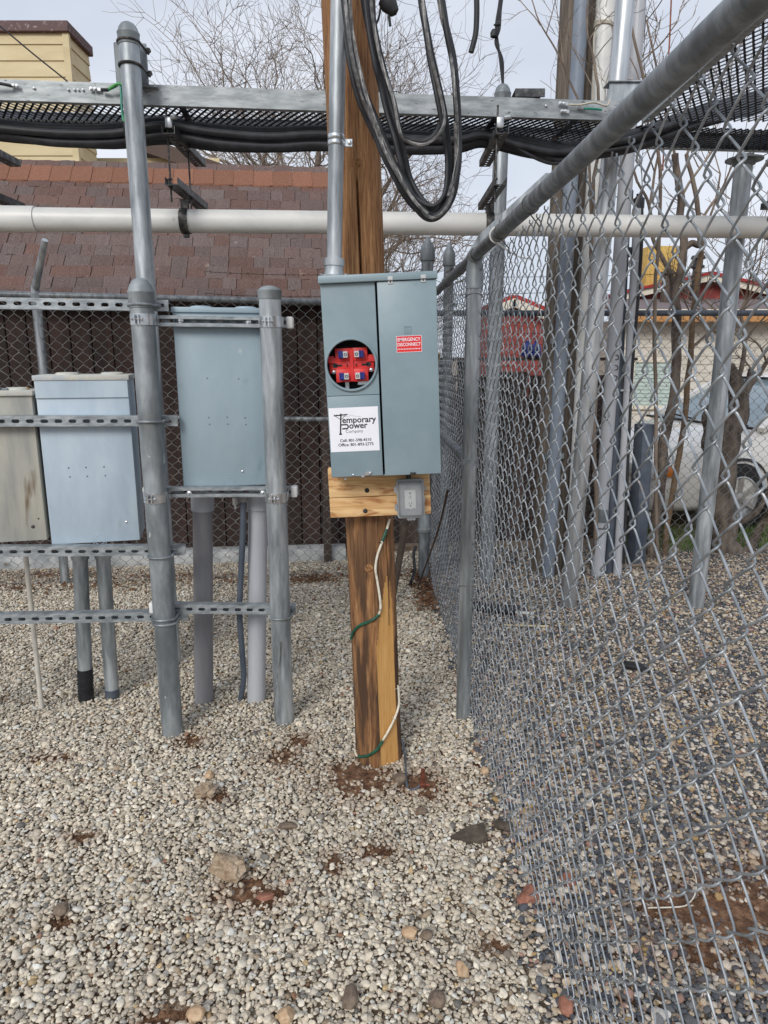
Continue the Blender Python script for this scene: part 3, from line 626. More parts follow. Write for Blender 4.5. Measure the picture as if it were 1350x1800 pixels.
for p_, q_ in ((e1, ap), (ap, e2)):
    d = (q_-p_).normalized(); nn = Vector((-d.z,0,d.x))
    MB().prism([p_-nn*.16, q_-nn*.16, q_, p_], (0,.05,0)).obj('rake_board', 'cream_trim', h3)
    MB().prism([p_, q_, q_+nn*.08, p_+nn*.08], (0,3.5,0)).obj('roof_edge', 'red_trim', h3)

# plank fence (dark) continuing right of the shed
pf = thing('plank_fence', (.9, 5.95, 0), 'dark weathered plank fence behind the utility pole and pipes', 'fence')
pms = [MB().rbox((0,0,h/2), (w,.022,h), .004, 1).mesh('plank', 'plank_dark') for w, h in ((.13,1.52),(.14,1.47),(.135,1.56),(.12,1.44))]
x = -.05
while x < 2.05: piece('plank', random.choice(pms), pf, (x, 5.92+.1*x, 0), (0,random.uniform(-.01,.01),.1+random.uniform(-.03,.03))); x += random.choice((.118,.122,.125))
MB().box((1.0, 6.0, 1.575), (2.3,.10,.025), (SK,NK,UP)).obj('cap_rail', 'plank_dark', pf)
for z in (.35, 1.2): MB().box((1.0, 6.07, z), (2.2,.04,.09), (SK,NK,UP)).obj('rail', 'plank_dark', pf)
for i, (px, w) in enumerate(((926,.10),(941,.09))):
    p = at(px, 640, 5.99); b = MB(); b.lathe((p.x,5.99,1.588), [(w*.3,0),(w*.5,.01),(w*.52,.05),(w*.46,.09),(w*.2,.115),(w*.18,.135),(.004,.14)], 14)
    tag(b.obj('plastic_jug', 'blue_plastic', None, (p.x,5.99,1.588)), ('blue plastic jug on top of the plank fence, left of the pair','blue plastic jug on top of the plank fence, right of the pair')[i], 'jug')
# ================================================================== chain link fences
def chainlink(mb, pos, L_, z0, z1, P=.078, r=.0021, n=5, wob=.003, dpt=.004):
    """pos(s, z, d) -> point; wires zigzag between neighbouring columns and hook round each other at the knots"""
    hp = P/2; cols = int(L_/hp); rows = int((z1-z0)/hp)
    for k in range(cols):
        pts = []
        for j in range(rows+1):
            right = (j+k) % 2 == 0
            xc = (k+(1 if right else 0))*hp; s = 1 if right else -1
            z = z0+j*hp
            wx_ = wob*mnoise.noise(Vector((xc*3, z*3, 1.7)))*2; wz = wob*mnoise.noise(Vector((xc*3, z*3, 8.7)))*2
            e = 1 if right else -1
            tip = xc+s*r*1.1+wx_; dz = hp*.14; back = hp*.12
            for q, (dx, dzz, dn) in enumerate(((-back*1.5, -dz*1.7, e*dpt), (-back*.3, -dz*.75, e*dpt*.8), (0, 0, 0), (-back*.3, dz*.75, -e*dpt*.8), (-back*1.5, dz*1.7, -e*dpt))):
                pts.append(pos(tip+s*dx, z+dzz+wz, dn))
        mb.tube(pts, r, n)
def barbed(mb, a, b, sag=.02, r=.0013, step=.125, seed=1):
    a = Vector(a); b = Vector(b); L_ = (b-a).length; n = max(8, int(L_/.02)); rd = random.Random(seed)
    d = (b-a).normalized(); x = d.cross(UP).normalized(); y = x.cross(d)
    for ph in (0, math.pi):
        pts = []
        for i in range(n+1):
            t = i/n; c = a.lerp(b, t)-UP*(sag*4*t*(1-t)); th = ph+t*L_*2*math.pi/.07
            pts.append(c+x*(math.cos(th)*r*1.1)+y*(math.sin(th)*r*1.1))
        mb.tube(pts, r, 4)
    t = step*.4
    while t < L_:
        u = t/L_; c = a.lerp(b, u)-UP*(sag*4*u*(1-u)); th = rd.uniform(0, 6.28)
        e1 = x*math.cos(th)+y*math.sin(th); e2 = x*math.cos(th+1.9)+y*math.sin(th+1.9)
        mb.tube([c-e1*.015+d*.004, c+e1*.015], .0011, 4); mb.tube([c-e2*.014-d*.004, c+e2*.014], .0011, 4)
        mb.torus(c, d, r*2.6, r*1.1, 8, 4); t += step*rd.uniform(.9, 1.1)
def pipe(mb, a, b, r, n=20, seg=1):
    a = Vector(a); b = Vector(b); mb.tube([a.lerp(b, i/seg) for i in range(seg+1)], r, n)

# --- side fence running past the camera on the right
FD = Vector((-.0235, 1, 0)).normalized(); FN = Vector((1, .0235, 0)).normalized()
def fp(y, z, d=0.): return Vector((fence_x(y), y, z))+FN*d
PY = 2.91; TOPZ = 1.985
sf = thing('side_fence', fp(PY, 0), 'galvanised chain link fence with top rail running past on the right', 'fence')
mb = MB()
def bulge(s, z): return .03+.012*mnoise.noise(Vector((s*1.2, z*1.4, 4)))+.035*max(0, 1-z/.5)*max(0, 1-abs(s-1.3)/1.3)
chainlink(mb, lambda s, z, d: fp(.28+s, z, bulge(s+.28, z)+d), 4.75, .025, TOPZ-.005, P=.086, r=.0019, n=6, wob=.0065, dpt=.0058)
o = mb.obj('chain_link_mesh', 'mesh_wire', sf, smooth=60); o['kind'] = 'stuff'
rail = MB(); pipe(rail, fp(-.3, TOPZ), fp(PY+.02, TOPZ), .0215, 24, 10); rail.obj('top_rail', 'fence_pipe', sf)
rail = MB(); pipe(rail, fp(PY, TOPZ), fp(5.02, TOPZ), .0215, 24, 6); rail.lathe(fp(PY+.42, TOPZ), [(.0235,0),(.0235,.12)], 20, FD); rail.obj('top_rail', 'fence_pipe', sf)
post = MB(); pipe(post, fp(PY, -.1), fp(PY, 1.90), .031, 28); post = post.obj('post', 'fence_post', sf)
cap = MB(); cap.lathe(fp(PY, 1.86), [(.0345,0),(.0345,.012),(.0335,.014),(.0335,.085),(.030,.10),(.028,.135)], 24)
cap.lathe(fp(PY, TOPZ)-FD*.034, [(.029,0),(.029,.068)], 20, FD, cap=False)
cap.lathe(fp(PY, TOPZ)-FD*.034, [(.0235,0),(.0235,.068)], 20, FD, cap=False)
for y_ in (-.034,.034):
    for k in range(20):
        a0, a1 = 2*math.pi*k/20, 2*math.pi*(k+1)/20; x_ = FD.orthogonal().normalized(); w_ = FD.cross(x_); c0 = fp(PY, TOPZ)+FD*y_
        q = lambda r_, a_: c0+x_*(r_*math.cos(a_))+w_*(r_*math.sin(a_))
        cap.add([q(.0235,a0), q(.0235,a1), q(.029,a1), q(.029,a0)], [(0,1,2,3)])
cap.obj('post_cap', 'galv_dull', post)
armd = Vector((.70, 0, .714)).normalized(); ab = fp(PY, TOPZ+.005, .004)+FD*.008
arm = MB(); arm.prism([ab+armd*0+Vector((-.032,0,.005)), ab+Vector((.02,0,-.03)), ab+armd*.40+Vector((.018,0,-.014)), ab+armd*.415, ab+armd*.40+Vector((-.018,0,.014)), ab+armd*.06+Vector((-.034,0,.03))], FD*.006)
arm.prism([ab+armd*.08+Vector((.016,-.02,-.016)), ab+armd*.40+Vector((.014,-.018,-.014)), ab+armd*.40+Vector((.014,0,-.014)), ab+armd*.08+Vector((.016,0,-.016))], armd.cross(FD)*.004)
arm.obj('barb_arm', 'galv', post)
band = MB(); band.lathe(fp(PY, 1.155), [(.0335,0),(.0335,.024)], 24); band.lathe(fp(PY, 1.167)+FD*.03, [(.026,0),(.026,.06)], 18, FD); band.obj('rail_band', 'galv_dull', post)
br = MB(); pipe(br, fp(PY+.05, 1.167, -.004), fp(5.0, 1.167, -.004), .0205, 20); br.obj('brace_rail', 'fence_pipe', sf)
p2 = MB(); pipe(p2, fp(-.05, -.1), fp(-.05, 1.97), .031, 24); p2.obj('post', 'fence_post', sf)
ti = MB()
for y_, z_, r_ in ((1.95,TOPZ,.024),(2.35,TOPZ,.024),(3.9,TOPZ,.024),(4.4,TOPZ,.024)):
    ti.torus(fp(y_, z_), FD+Vector((0,0,.25)), r_, .0018, 20, 5); ti.tube([fp(y_, z_-r_), fp(y_+.02, z_-.05, .03), fp(y_+.05, z_-.06, .035)], .0018, 5)
for y_, z_ in ((PY,1.83),(PY,.62)): ti.torus(fp(y_, z_), (0,.35,1), .0335, .0019, 22, 5)
for y_ in (3.15, 3.35): ti.torus(fp(y_, 1.167), FD+Vector((.2,0,.2)), .0235, .0018, 20, 5)
ti.obj('tie_wire', 'alu', sf)
for i, (k, lab) in enumerate(((.40,'topmost barbed wire strand at the tip of the fence arm'),(.26,'middle barbed wire strand along the side fence arm'),(.13,'lowest barbed wire strand just above the side fence rail'))):
    b = MB(); c = ab+armd*k
    barbed(b, c+FD*-3.0+Vector((0,0,.01)), c, .03, seed=i); barbed(b, c, fp(4.95, TOPZ+.28*k+.04, .05+.1*k), .03, seed=i+5)
    tag(b.obj('barbed_wire', 'wire_rust', None, c, 60), lab, 'barbed wire')
tz = MB(); tz.torus(fp(2.42, TOPZ), FD+Vector((.1,0,.3)), .025, .0028, 24, 6); tz.tube(spline([fp(2.42,TOPZ-.024), fp(2.40,TOPZ-.05,.03), fp(2.36,TOPZ-.075,.06), fp(2.30,TOPZ-.09,.09)]), [.0028]*24+[.002], 6)
tag(tz.obj('cable_tie', 'white_plastic', None, fp(2.42,TOPZ)), 'white cable tie looped round the fence top rail', 'cable tie')

# --- rear fence, left and right of the corner
FY0 = 5.02
def rp_(x, z, d=0.): return bk(x, FY0, z, d)
rf_ = thing('rear_fence', rp_(-1.2, 0), 'grey chain link fence with top rail in front of the brown shed', 'fence')
mb = MB(); chainlink(mb, lambda s, z, d: rp_(-3.9+s, z, d-.024), 4.2, .03, 1.99, P=.082, r=.0017, n=4, wob=.004); o = mb.obj('chain_link_mesh', 'mesh_wire_far', rf_, smooth=60); o['kind'] = 'stuff'
tl = atl(0, 517, FY0, K); tr_ = atl(560, 531, FY0, K); d = (tr_-tl); RA = tl-d*.8; RB = tl+d*1.35
mb = MB(); pipe(mb, RA, RB, .0215, 20, 8)
for t in (.15,.42,.58,.75): mb.lathe(RA.lerp(RB, t), [(.0235,0),(.0235,.004)], 16, d)
mb.obj('top_rail', 'fence_pipe', rf_)
ml = atl(300, 734, FY0, K); mr = atl(570, 737, FY0, K); d = mr-ml
mb = MB(); pipe(mb, ml-d*.35, mr+d*.55, .0165, 16); mb.obj('brace_rail', 'fence_pipe', rf_)
pt = atl(64, 530, FY0, K); pb = atl(118, 1010, FY0, K)
mb = MB(); pipe(mb, (pt.x, pt.y, -.1), (pt.x, pt.y, pt.z), .031, 22)
mb.lathe((pt.x,pt.y,1.93), [(.034,0),(.034,.07)], 20)
post = mb.obj('post', 'fence_post', rf_)
tip = at(79, 422, pt.y-.16)
mb = MB(); mb.tube([(pt.x,pt.y,1.98), (pt.x,pt.y,2.03), tip], [.028,.026,.019], 14)
mb.obj('barb_arm', 'galv', post)
for s_ in (-1.9, ): 
    mb = MB(); pipe(mb, rp_(pt.x-2.3, -.1), rp_(pt.x-2.3, 1.98), .031, 20); mb.obj('post', 'fence_post', rf_)
mb = MB(); mb.tube([rp_(x_, .03+.006*mnoise.noise(Vector((x_*3,0,0))), -.02) for x_ in np.arange(-3.9,.35,.1)], .0022, 5); mb.obj('tension_wire', 'mesh_wire_far', rf_)
def cone_post(px, py, Y, label, r, band):
    p = at(px, py, Y); t = thing('corner_post', (p.x, Y, 0), label, 'post')
    m = MB(); pipe(m, (p.x,Y,-.1), (p.x,Y,p.z-.09), r, 24); m.obj('post', 'fence_pipe', t)
    m = MB(); m.lathe((p.x,Y,p.z-.15), [(r*1.2,0),(r*1.24,.004),(r*1.24,.075),(r*1.12,.09),(r*.55,.125),(r*.2,.15),(.003,.155)], 20); m.obj('post_cap', 'galv_dull', t)
    m = MB()
    for z in (p.z-.24, p.z-.42): m.lathe((p.x,Y,z), [(r*1.08,0),(r*1.08,.025)], 20); m.box((p.x+band*r*1.4,Y-.0,z+.012), (r*.9,.012,.024))
    m.obj('rail_band', 'galv_dull', t); return p
c1 = cone_post(752, 417, 4.93, 'tall corner fence post with cone cap, directly behind the meter box', .040, -1)
c2 = cone_post(790, 427, 5.06, 'tall corner fence post with cone cap, right of the meter box', .034, 1)
m = MB(); 
for i, (za, zb) in enumerate(((.20,.05),(.34,.2))): barbed(m, (c1.x, c1.y, c1.z-za), rp_(-1.2, 2.35-za), .03, seed=20+i)
tag(m.obj('barbed_wire', 'wire_rust', None, c1, 60), 'thin barbed wire strung left from the cone capped corner post', 'barbed wire')
m = MB(); barbed(m, (c1.x,c1.y,c1.z-.22), (c2.x,c2.y,c2.z-.25), .03, seed=30); barbed(m, (c2.x,c2.y,c2.z-.22), at(1350,473,5.6), .02, seed=31); barbed(m, (c2.x,c2.y,c2.z-.34), at(1350,492,5.6), .02, seed=32)
tag(m.obj('barbed_wire', 'wire_rust', None, c2, 60), 'thin barbed wire strung right from the cone capped corner post', 'barbed wire')

rr_ = thing('rear_fence', rp_(2.4, 0), 'dark chain link fence between the right gravel and the white car', 'fence')
def rq(x, z, d=0.): return Vector((x, 5.20+.07*x, z))+NK*d
mb = MB(); chainlink(mb, lambda s, z, d: rq(.42+s, z, d+.024), 4.1, .03, 1.93, P=.082, r=.0015, n=4, wob=.004); o = mb.obj('chain_link_mesh', 'mesh_wire_far', rr_, smooth=60); o['kind'] = 'stuff'
mb = MB(); pipe(mb, rq(.36, 1.90), rq(4.6, 1.92), .0215, 18, 4); mb.obj('top_rail', 'slate_paint', rr_)
mb = MB(); pipe(mb, rq(3.75,-.1), rq(3.75,1.93), .03, 18); mb.obj('post', 'fence_pipe', rr_)

# ================================================================== overhead cable tray
TK = .098; TD = Vector((1, TK, 0)).normalized(); TN = Vector((-TK, 1, 0)).normalized(); TZ0, TZ1 = 2.745, 2.832
def tp(x, w, z): return Vector((x, 3.715+TK*x, z))+TN*w
TW = .46
tray = thing('cable_tray', tp(-.2, 0, TZ0), 'long galvanised overhead cable tray with expanded metal floor', 'cable tray')
def channel(mb, a, b, w, h, t, inward):
    """C rail: web with two flanges turned to `inward`"""
    a = Vector(a); b = Vector(b); c = (a+b)/2; L_ = (b-a).length; d = (b-a).normalized(); iv = Vector(inward)
    mb.box(c, (L_, t, h), (d, iv, UP)); mb.box(c+iv*(w/2+t/2+.0005)+UP*(h/2-t/2), (L_-.001, w, t), (d, iv, UP)); mb.box(c+iv*(w/2+t/2+.0005)-UP*(h/2-t/2), (L_-.001, w, t), (d, iv, UP))
zc = (TZ0+TZ1)/2; hh = TZ1-TZ0
for (x0, x1) in ((-3.2,-1.335),(-1.333,1.18)):
    mb = MB(); channel(mb, tp(x0,0,zc), tp(x1,0,zc), .03, hh, .004, TN); mb.obj('side_rail', 'tray_rail', tray)
mb = MB(); channel(mb, tp(-3.2,TW,zc), tp(3.2,TW,zc), .03, hh, .004, -TN); mb.obj('side_rail', 'tray_rail', tray)
def expanded(mb, pos, Lx, Lw, cx=.036, cw=.034, sw=.0095, tk=.0026):
    nx_ = int(Lx/cx); nw = int(Lw/cw)
    for j in range(nw):
        for i in range(nx_):
            o = (j % 2)*.5; p = pos((i+o)*cx, j*cw)
            for s in (-.5, .5):
                q = pos((i+o+s)*cx, (j+1)*cw); d = (q-p).normalized()
                side = d.cross(UP).normalized(); up = (UP+side*(.9)).normalized()
                mb.bar(p, q, sw, tk, up)
mb = MB(); expanded(mb, lambda s, w: tp(-3.2+s, .02+w, TZ0+.006), 4.45, TW-.03); o = mb.obj('expanded_metal', 'tray_mesh', tray, smooth=None); o['kind'] = 'stuff'
mb = MB()
for x_ in (-2.7,-1.9,-.95,-.15,.55,.95,1.18): mb.box(tp(x_, TW/2, TZ0-.001), (.03, TW-.02, .008), (TD,TN,UP))
mb.obj('cross_rung', 'tray_mesh', tray)
# branch of the tray coming towards the camera on the right
BX0, BX1 = 1.30, 2.30
def tb(w, s, z): return Vector((BX0+w, 3.86-s, z))
br_ = thing('cable_tray', tb(.5, 1, TZ0), 'cable tray branch with expanded metal floor overhead at upper right', 'cable tray')
mb = MB(); channel(mb, tb(0,-.0,zc), tb(0,2.6,zc), .03, hh, .004, Vector((1,0,0))); mb.obj('side_rail', 'tray_rail', br_)
mb = MB(); channel(mb, tb(BX1-BX0,-.0,zc), tb(BX1-BX0,2.6,zc), .03, hh, .004, Vector((-1,0,0))); mb.obj('side_rail', 'tray_rail', br_)
mb = MB(); expanded(mb, lambda s, w: tb(.03+s, .0+w, TZ0+.006), BX1-BX0-.05, 2.55); o = mb.obj('expanded_metal', 'tray_mesh', br_, smooth=None); o['kind'] = 'stuff'
mb = MB(); expanded(mb, lambda s, w: Vector((1.32+s, 3.90+.098*(1.32+s)-.1+w, TZ0+.006)), 1.85, .40); o = mb.obj('expanded_metal', 'tray_mesh', br_, smooth=None); o['kind'] = 'stuff'

# lugs and bonding wires on the tray rails
def lug(parent, px, py, px2, py2, wirepts=None, wm='wire_green', name='bond_lug'):
    m = MB(); a = atl(px, py, 3.705, TK); b = atl(px2, py2, 3.705, TK)
    a = a-TN*.006; b = b-TN*.006; d = (b-a).normalized(); m.rbox((a+b)/2, ((b-a).length,.004,.016), .0015, 1, (d,TN,d.cross(TN)*-1))
    for t in (.22,.55): m.lathe(a.lerp(b,t)-TN*.002, [(.008,0),(.008,.005),(.0045,.006),(.0045,.011)], 6, -TN)
    return m.obj(name, 'galv_bright', parent)
lug(tray, 157,157,178,158); lug(tray, 35,153,18,151); lug(tray, 981,182,998,184); lug(tray, 984,196,1000,197); lug(tray, 1014,190,1027,191)
m = MB()
for px, py in ((60,155),(120,158),(131,158),(138,158),(146,158),(690,173),(960,186)): m.lathe(atl(px,py,3.709,TK), [(.006,0),(.006,.004),(.002,.006)], 6, -TN)
m.obj('bolt', 'galv_bright', tray)
def wire(name, pts, r, m_, label, cat, n=7, k=8, mats=None):
    w = MB().tube(spline(pts, k), r, n); return tag(w.obj(name, m_, None, pts[-1], 60), label, cat)
A_ = lambda px, py, d=0.: atl(px, py, 3.70-d, TK)
m = MB().tube(spline([A_(178,158,.01), A_(190,158,.015)]), .008, 8); m.obj('wire_sleeve', 'black_tape', tray)
wire('bonding_wire', [A_(190,158,.012), A_(203,152,.02), A_(211,147,.05), A_(213,165,.06), A_(214,190,.07), A_(217,215,.08)], .0055, 'wire_teal', 'teal insulated bonding wire hanging from the tray lug onto the tall left pole', 'wire')
wire('bonding_wire', [A_(192,156,.02), A_(206,148,.04), A_(217,150,.09), A_(224,168,.10), A_(221,190,.10), A_(218,214,.09)], .0062, 'wire_green', 'bright green bonding wire looped beside the tall left pole', 'wire')
m = MB().tube(spline([A_(217,212,.085), A_(219,225,.08), A_(221,240,.06)]), .0065, 8)
tag(m.obj('wire_splice', 'black_tape', None, A_(219,225,.08)), 'black splice sleeve where the green wires end on the left pole', 'splice')
wire('bonding_wire', [A_(1000,184,.01), A_(1020,184,.02), A_(1045,180,.03), A_(1066,186,.03), A_(1072,176,.02)], .005, 'rope', 'pale grey bonding wire on the tray beside the galvanised right pole', 'wire')
wire('bonding_wire', [A_(1027,191,.01), A_(1040,191,.015), A_(1058,193,.02)], .0055, 'wire_teal', 'short teal bonding wire near the right end of the tray', 'wire')
wire('bonding_wire', [A_(20,151,.01), A_(0,147,.02), A_(-40,142,.03)], .007, 'black_rubber', 'black bonding wire at the far left end of the tray', 'wire')

# black power cables slung under the tray
def slung(pts_px, y0, r, seed):
    P = [atl(a, b, y0, TK) for a, b in pts_px]; return MB().tube(spline(P, 6), r, 12)
cb = [([(-60,214),(0,218),(90,226),(190,226),(285,214),(370,226),(470,232),(560,229),(680,236),(800,240),(850,236),(920,250),(985,262),(1050,250),(1120,236),(1220,200),(1300,178),(1400,155)], 3.86, .023),
      ([(-60,222),(0,230),(90,242),(190,240),(285,224),(370,238),(470,246),(560,240),(680,246),(800,250),(850,240),(920,254),(985,272),(1050,262),(1120,248),(1220,212),(1300,190),(1400,167)], 3.92, .024),
      ([(-60,226),(0,236),(100,250),(200,250),(290,238),(380,252),(480,258),(560,254),(680,262),(800,258),(850,248),(930,264),(985,282),(1050,272),(1120,258),(1220,222),(1300,200),(1400,177)], 3.83, .022),
      ([(-60,228),(0,240),(80,247),(200,254),(290,246),(380,258),(480,260),(570,258),(700,264),(800,262),(850,252),(930,270),(990,276),(1050,268),(1130,254),(1220,218),(1300,196),(1400,173)], 3.98, .023),
      ([(-60,210),(0,212),(100,216),(200,218),(285,210),(370,218),(470,224),(560,222),(680,230),(800,234),(850,230),(920,244),(985,256),(1050,246),(1120,232),(1220,196),(1300,174),(1400,151)], 4.02, .022),
      ([(-60,220),(0,226),(100,234),(200,234),(285,220),(370,232),(470,240),(560,236),(680,242),(800,246),(850,238),(920,258),(985,268),(1050,256),(1120,242),(1220,206),(1300,184),(1400,161)], 3.80, .018)]
for i, (pp, y0, r) in enumerate(cb):
    tag(slung(pp, y0, r, i).obj('power_cable', 'black_rubber', None, atl(300, 220, y0, TK), 60), {4:'uppermost black power cable of the bundle slung under the cable tray', 2:'lowest black power cable of the bundle slung under the cable tray', 5:'slimmest black power cable at the front of the bundle under the tray'}.get(i, 'thick black power cable in the middle of the bundle slung under the cable tray'), 'cable', 'black cables slung under the tray')
m = MB().tube(spline([atl(900,255,3.8,TK), atl(950,282,3.8,TK), atl(985,287,3.8,TK), atl(1040,270,3.8,TK), atl(1110,258,3.8,TK)], 8), .008, 8)
tag(m.obj('power_cable', 'black_rubber', None, atl(985,287,3.8,TK)), 'thin black cable sagging below the bundle right of the wooden pole', 'cable')

# trapeze hangers
def perf_bar(mb, a, b, w=.056, h=.034, t=.0025):
    """perforated channel in depth: web below with slots, two side flanges"""
    a = Vector(a); b = Vector(b); d = (b-a).normalized(); s = d.cross(UP).normalized(); L_ = (b-a).length; n = int(L_/.042)
    M0 = Matrix((s, d, UP)).transposed().to_4x4(); M0.translation = a; mb.M = M0
    for i in range(n):
        y0, y1 = i*L_/n, (i+1)*L_/n; cy = (y0+y1)/2
        hole = [(.007*math.cos(q)+0, cy+.011*math.sin(q)) for q in [2*math.pi*k/12+.2 for k in range(12)]]
        mb.holed(-w/2, w/2, y0, y1, hole, 0, t)
    mb.M = None
    for k in (-1, 1): mb.box((a+b)/2+s*(k*(w/2+t/2))+UP*(h/2-t), (t, L_, h), (s, d, UP))
def hanger(px, lab, zu=2.63, zl=2.405, y0=3.62, y1=4.22):
    X = px; t = thing('trapeze_hanger', (X, y0, zl), lab, 'hanger')
    m = MB(); perf_bar(m, (X,y0,zu), (X,y1,zu)); m.obj('strut', 'perf_steel', t, smooth=None)
    m = MB(); perf_bar(m, (X,y0,zl), (X,y1,zl)); m.obj('strut', 'perf_steel', t, smooth=None)
    for yy, dx, ztop in ((y0+.05, -.018, TZ0), (y0+.30, .012, TZ0), ):
        m = MB(); pipe(m, (X+dx,yy,zl-.07), (X+dx,yy,ztop+.02), .0048, 8); m.obj('threaded_rod', 'dark_steel', t)
        m = MB()
        for z in (zu-.006, zu+.03, zl-.008, zl+.03): m.lathe((X+dx,yy,z), [(.011,0),(.011,.008)], 6)
        m.obj('nut', 'dark_steel', t)
    m = MB(); m.rbox((X-.006,y0+.045,zu+.055), (.034,.03,.05), .006, 2); m.lathe((X+.012,y0+.02,zu+.07), [(.010,0),(.010,.03)], 8, (1,-.4,0)); m.obj('cable_clamp', 'galv_bright', t)
    return t
CY = 3.93; 
ca = atl(0, 385, CY, .09); cbp = atl(1350, 400, CY, .09); cd = (cbp-ca).normalized()
def cpt(X): t = (X-ca.x)/cd.x; return ca+cd*t
for X, lab in ((-1.02,'perforated trapeze hanger under the tray near the tall left pole'),(.56,'perforated trapeze hanger under the tray right of the wooden pole'),(-2.05,'perforated trapeze hanger at the far left end of the tray'),(2.15,'perforated trapeze hanger seen through the mesh at far right')):
    t = hanger(X, lab); c = cpt(X); m = MB(); rc = .0585
    pts = [Vector((c.x, c.y, c.z))+Vector((0, math.cos(q)*(rc+.003), math.sin(q)*(rc+.003))) for q in [R(110)+R(320)*k/26 for k in range(27)]]
    for k in range(26): m.bar(pts[k], pts[k+1], .042, .003, (pts[k]-c))
    m.rbox((c.x, c.y-.012, c.z+rc+.02), (.038,.004,.05), .001, 1); m.rbox((c.x, c.y+.012, c.z+rc+.02), (.038,.004,.05), .001, 1)
    m.rbox((c.x, c.y, c.z-rc-.012), (.03,.02,.02), .003, 1)
    m.obj('pipe_clamp', 'dark_steel', t, smooth=None)
cz = MB(); pipe(cz, ca-cd*.8, cbp+cd*.8, .0570, 36, 12); cd_o = thing('overhead_conduit', cpt(0), 'long white plastic conduit pipe hung below the cable tray', 'conduit')
cz.obj('pipe', 'pvc_white', cd_o)
m = MB(); e = cpt(atl(64,384,CY,.09).x); m.lathe(e, [(.058,0),(.063,-.001),(.0635,-.02),(.0635,-.32),(.058,-.33)], 36, cd, cap=False); m.obj('coupling', 'pvc_white', cd_o)

# ================================================================== tall poles carrying the tray
def tray_pole(px, py_top, Y, r, label, mat_, lean=None, plate=True, base=None):
    p = at(px, py_top, Y); b = Vector((p.x, Y, -.1)) if base is None else Vector(base); t = thing('tray_pole', (b.x, b.y, 0), label, 'pole')
    top = p-UP*.05; m = MB(); m.tube([b.lerp(top, i/8) for i in range(9)], r, 28); m.obj('pipe', mat_, t)
    return t, p, b
t, p, b = tray_pole(224, 38, 3.47, .0435, 'tall galvanised pole with domed cap holding the cable tray at left', 'galv')
m = MB(); dome_cap(m, p, .0435, .05, .045); m.obj('cap', 'galv_dull', t)
m = MB(); pl = at(231, 112, 3.565); m.rbox(pl, (.145,.012,.17), .004, 1, (TD,TN,UP)); m.box(pl+Vector((.02,.04,-.088)), (.17,.08,.008), (TD,TN,UP)); m.obj('tray_bracket', 'galv_dull', t)
m = MB()
for z_ in (pl.z+.048, pl.z-.045):
    m.torus((p.x, 3.47, z_), (0,.06,1), .0485, .0055, 24, 8, R(180-5), R(360+5), (1,0,0))
    for s in (-1,1): pipe(m, (p.x+s*.0485,3.465,z_), (p.x+s*.0485,3.585,z_), .0055, 8); m.lathe((p.x+s*.0485+.012*(s>0),3.555,z_), [(.011,0),(.011,-.012)], 6, (0,1,0))
m.obj('u_bolt', 'dark_steel', t)
t, p, b = tray_pole(884, 147, 4.85, .048, 'galvanised pole with domed cap just behind the tray right of the wooden pole', 'galv')
m = MB(); dome_cap(m, p, .048, .06, .07); m.obj('cap', 'galv_dull', t)
m = MB(); q = at(925, 170, 3.98); m.rbox(q, (.15,.20,.008), .002, 1); m.rbox(q+Vector((0,-.1,-.015)), (.15,.006,.04), .002, 1); m.obj('tray_bracket', 'perf_steel', t)
t, p, b = tray_pole(1110, -120, 4.20, .050, 'shiny galvanised pole rising past the tray corner behind the fence', 'galv_bright', base=(gd(1000,1067).x, 4.36, -.1))
m = MB(); q = at(1092, 176, 3.94); m.rbox(q+Vector((.01,0,0)), (.15,.012,.16), .004, 1); m.rbox(q+Vector((.01,.03,.082)), (.17,.10,.008), .003, 1); m.obj('tray_bracket', 'galv', t)
p2_ = gd(1222, 1066); t, p, b = tray_pole(1311, 255, 4.25, .049, 'galvanised post under the right tray rail, seen through the mesh', 'galv', base=(p2_.x, 4.33, -.1))
m = MB(); m.lathe((p.x, p.y, TZ0-.10), [(.06,0),(.06,.02),(.1,.022),(.1,.03)], 20); m.obj('cap', 'galv_dull', t)
# ================================================================== left equipment rack
def slotted(mb, a, b, h=.041, dep=.041, t=.0028, front=True, facing=None, pitch=.0508, lip=.0095):
    """strut channel from a to b; front: slotted web towards the camera, else the open lipped side"""
    a = Vector(a); b = Vector(b); d = (b-a).normalized(); nf = d.cross(UP).normalized()      # towards the camera
    up = nf.cross(d); L_ = (b-a).length; M0 = Matrix((d, up, nf)).transposed().to_4x4(); M0.translation = a; mb.M = M0
    zf = 0 if front else -dep+t; n = int(L_/pitch); off = (L_-n*pitch)/2
    xs = [0]+[off+i*pitch for i in range(n+1)]+[L_]
    for i in range(n):
        x0, x1 = off+i*pitch, off+(i+1)*pitch; cx = (x0+x1)/2; hl, hr = .0072, .007
        hole = [(cx+hl+hr*math.cos(q), hr*math.sin(q)) for q in [R(-90)+R(180)*k/6 for k in range(7)]]+[(cx-hl+hr*math.cos(q), hr*math.sin(q)) for q in [R(90)+R(180)*k/6 for k in range(7)]]
        mb.holed(x0, x1, -h/2, h/2, hole, zf, t)
    if off > .001:
        for x0, x1 in ((0,off),(L_-off,L_)): mb.box(((x0+x1)/2,0,zf-t/2), (x1-x0, h, t))
    for s in (-1,1): mb.box((L_/2, s*(h/2-t/2), -dep/2+(-t/2 if front else t/2)-0), (L_, t, dep-t-.0006))
    zl = -dep+t/2 if front else -t/2
    for s in (-1,1): mb.box((L_/2, s*(h/2-t-lip/2-.0003), zl), (L_, lip, t))
    if not front:
        for s in (-1,1): mb.box((L_/2, s*(h/2-t-lip), -.006), (L_, t*.9, .0065))
    mb.M = None
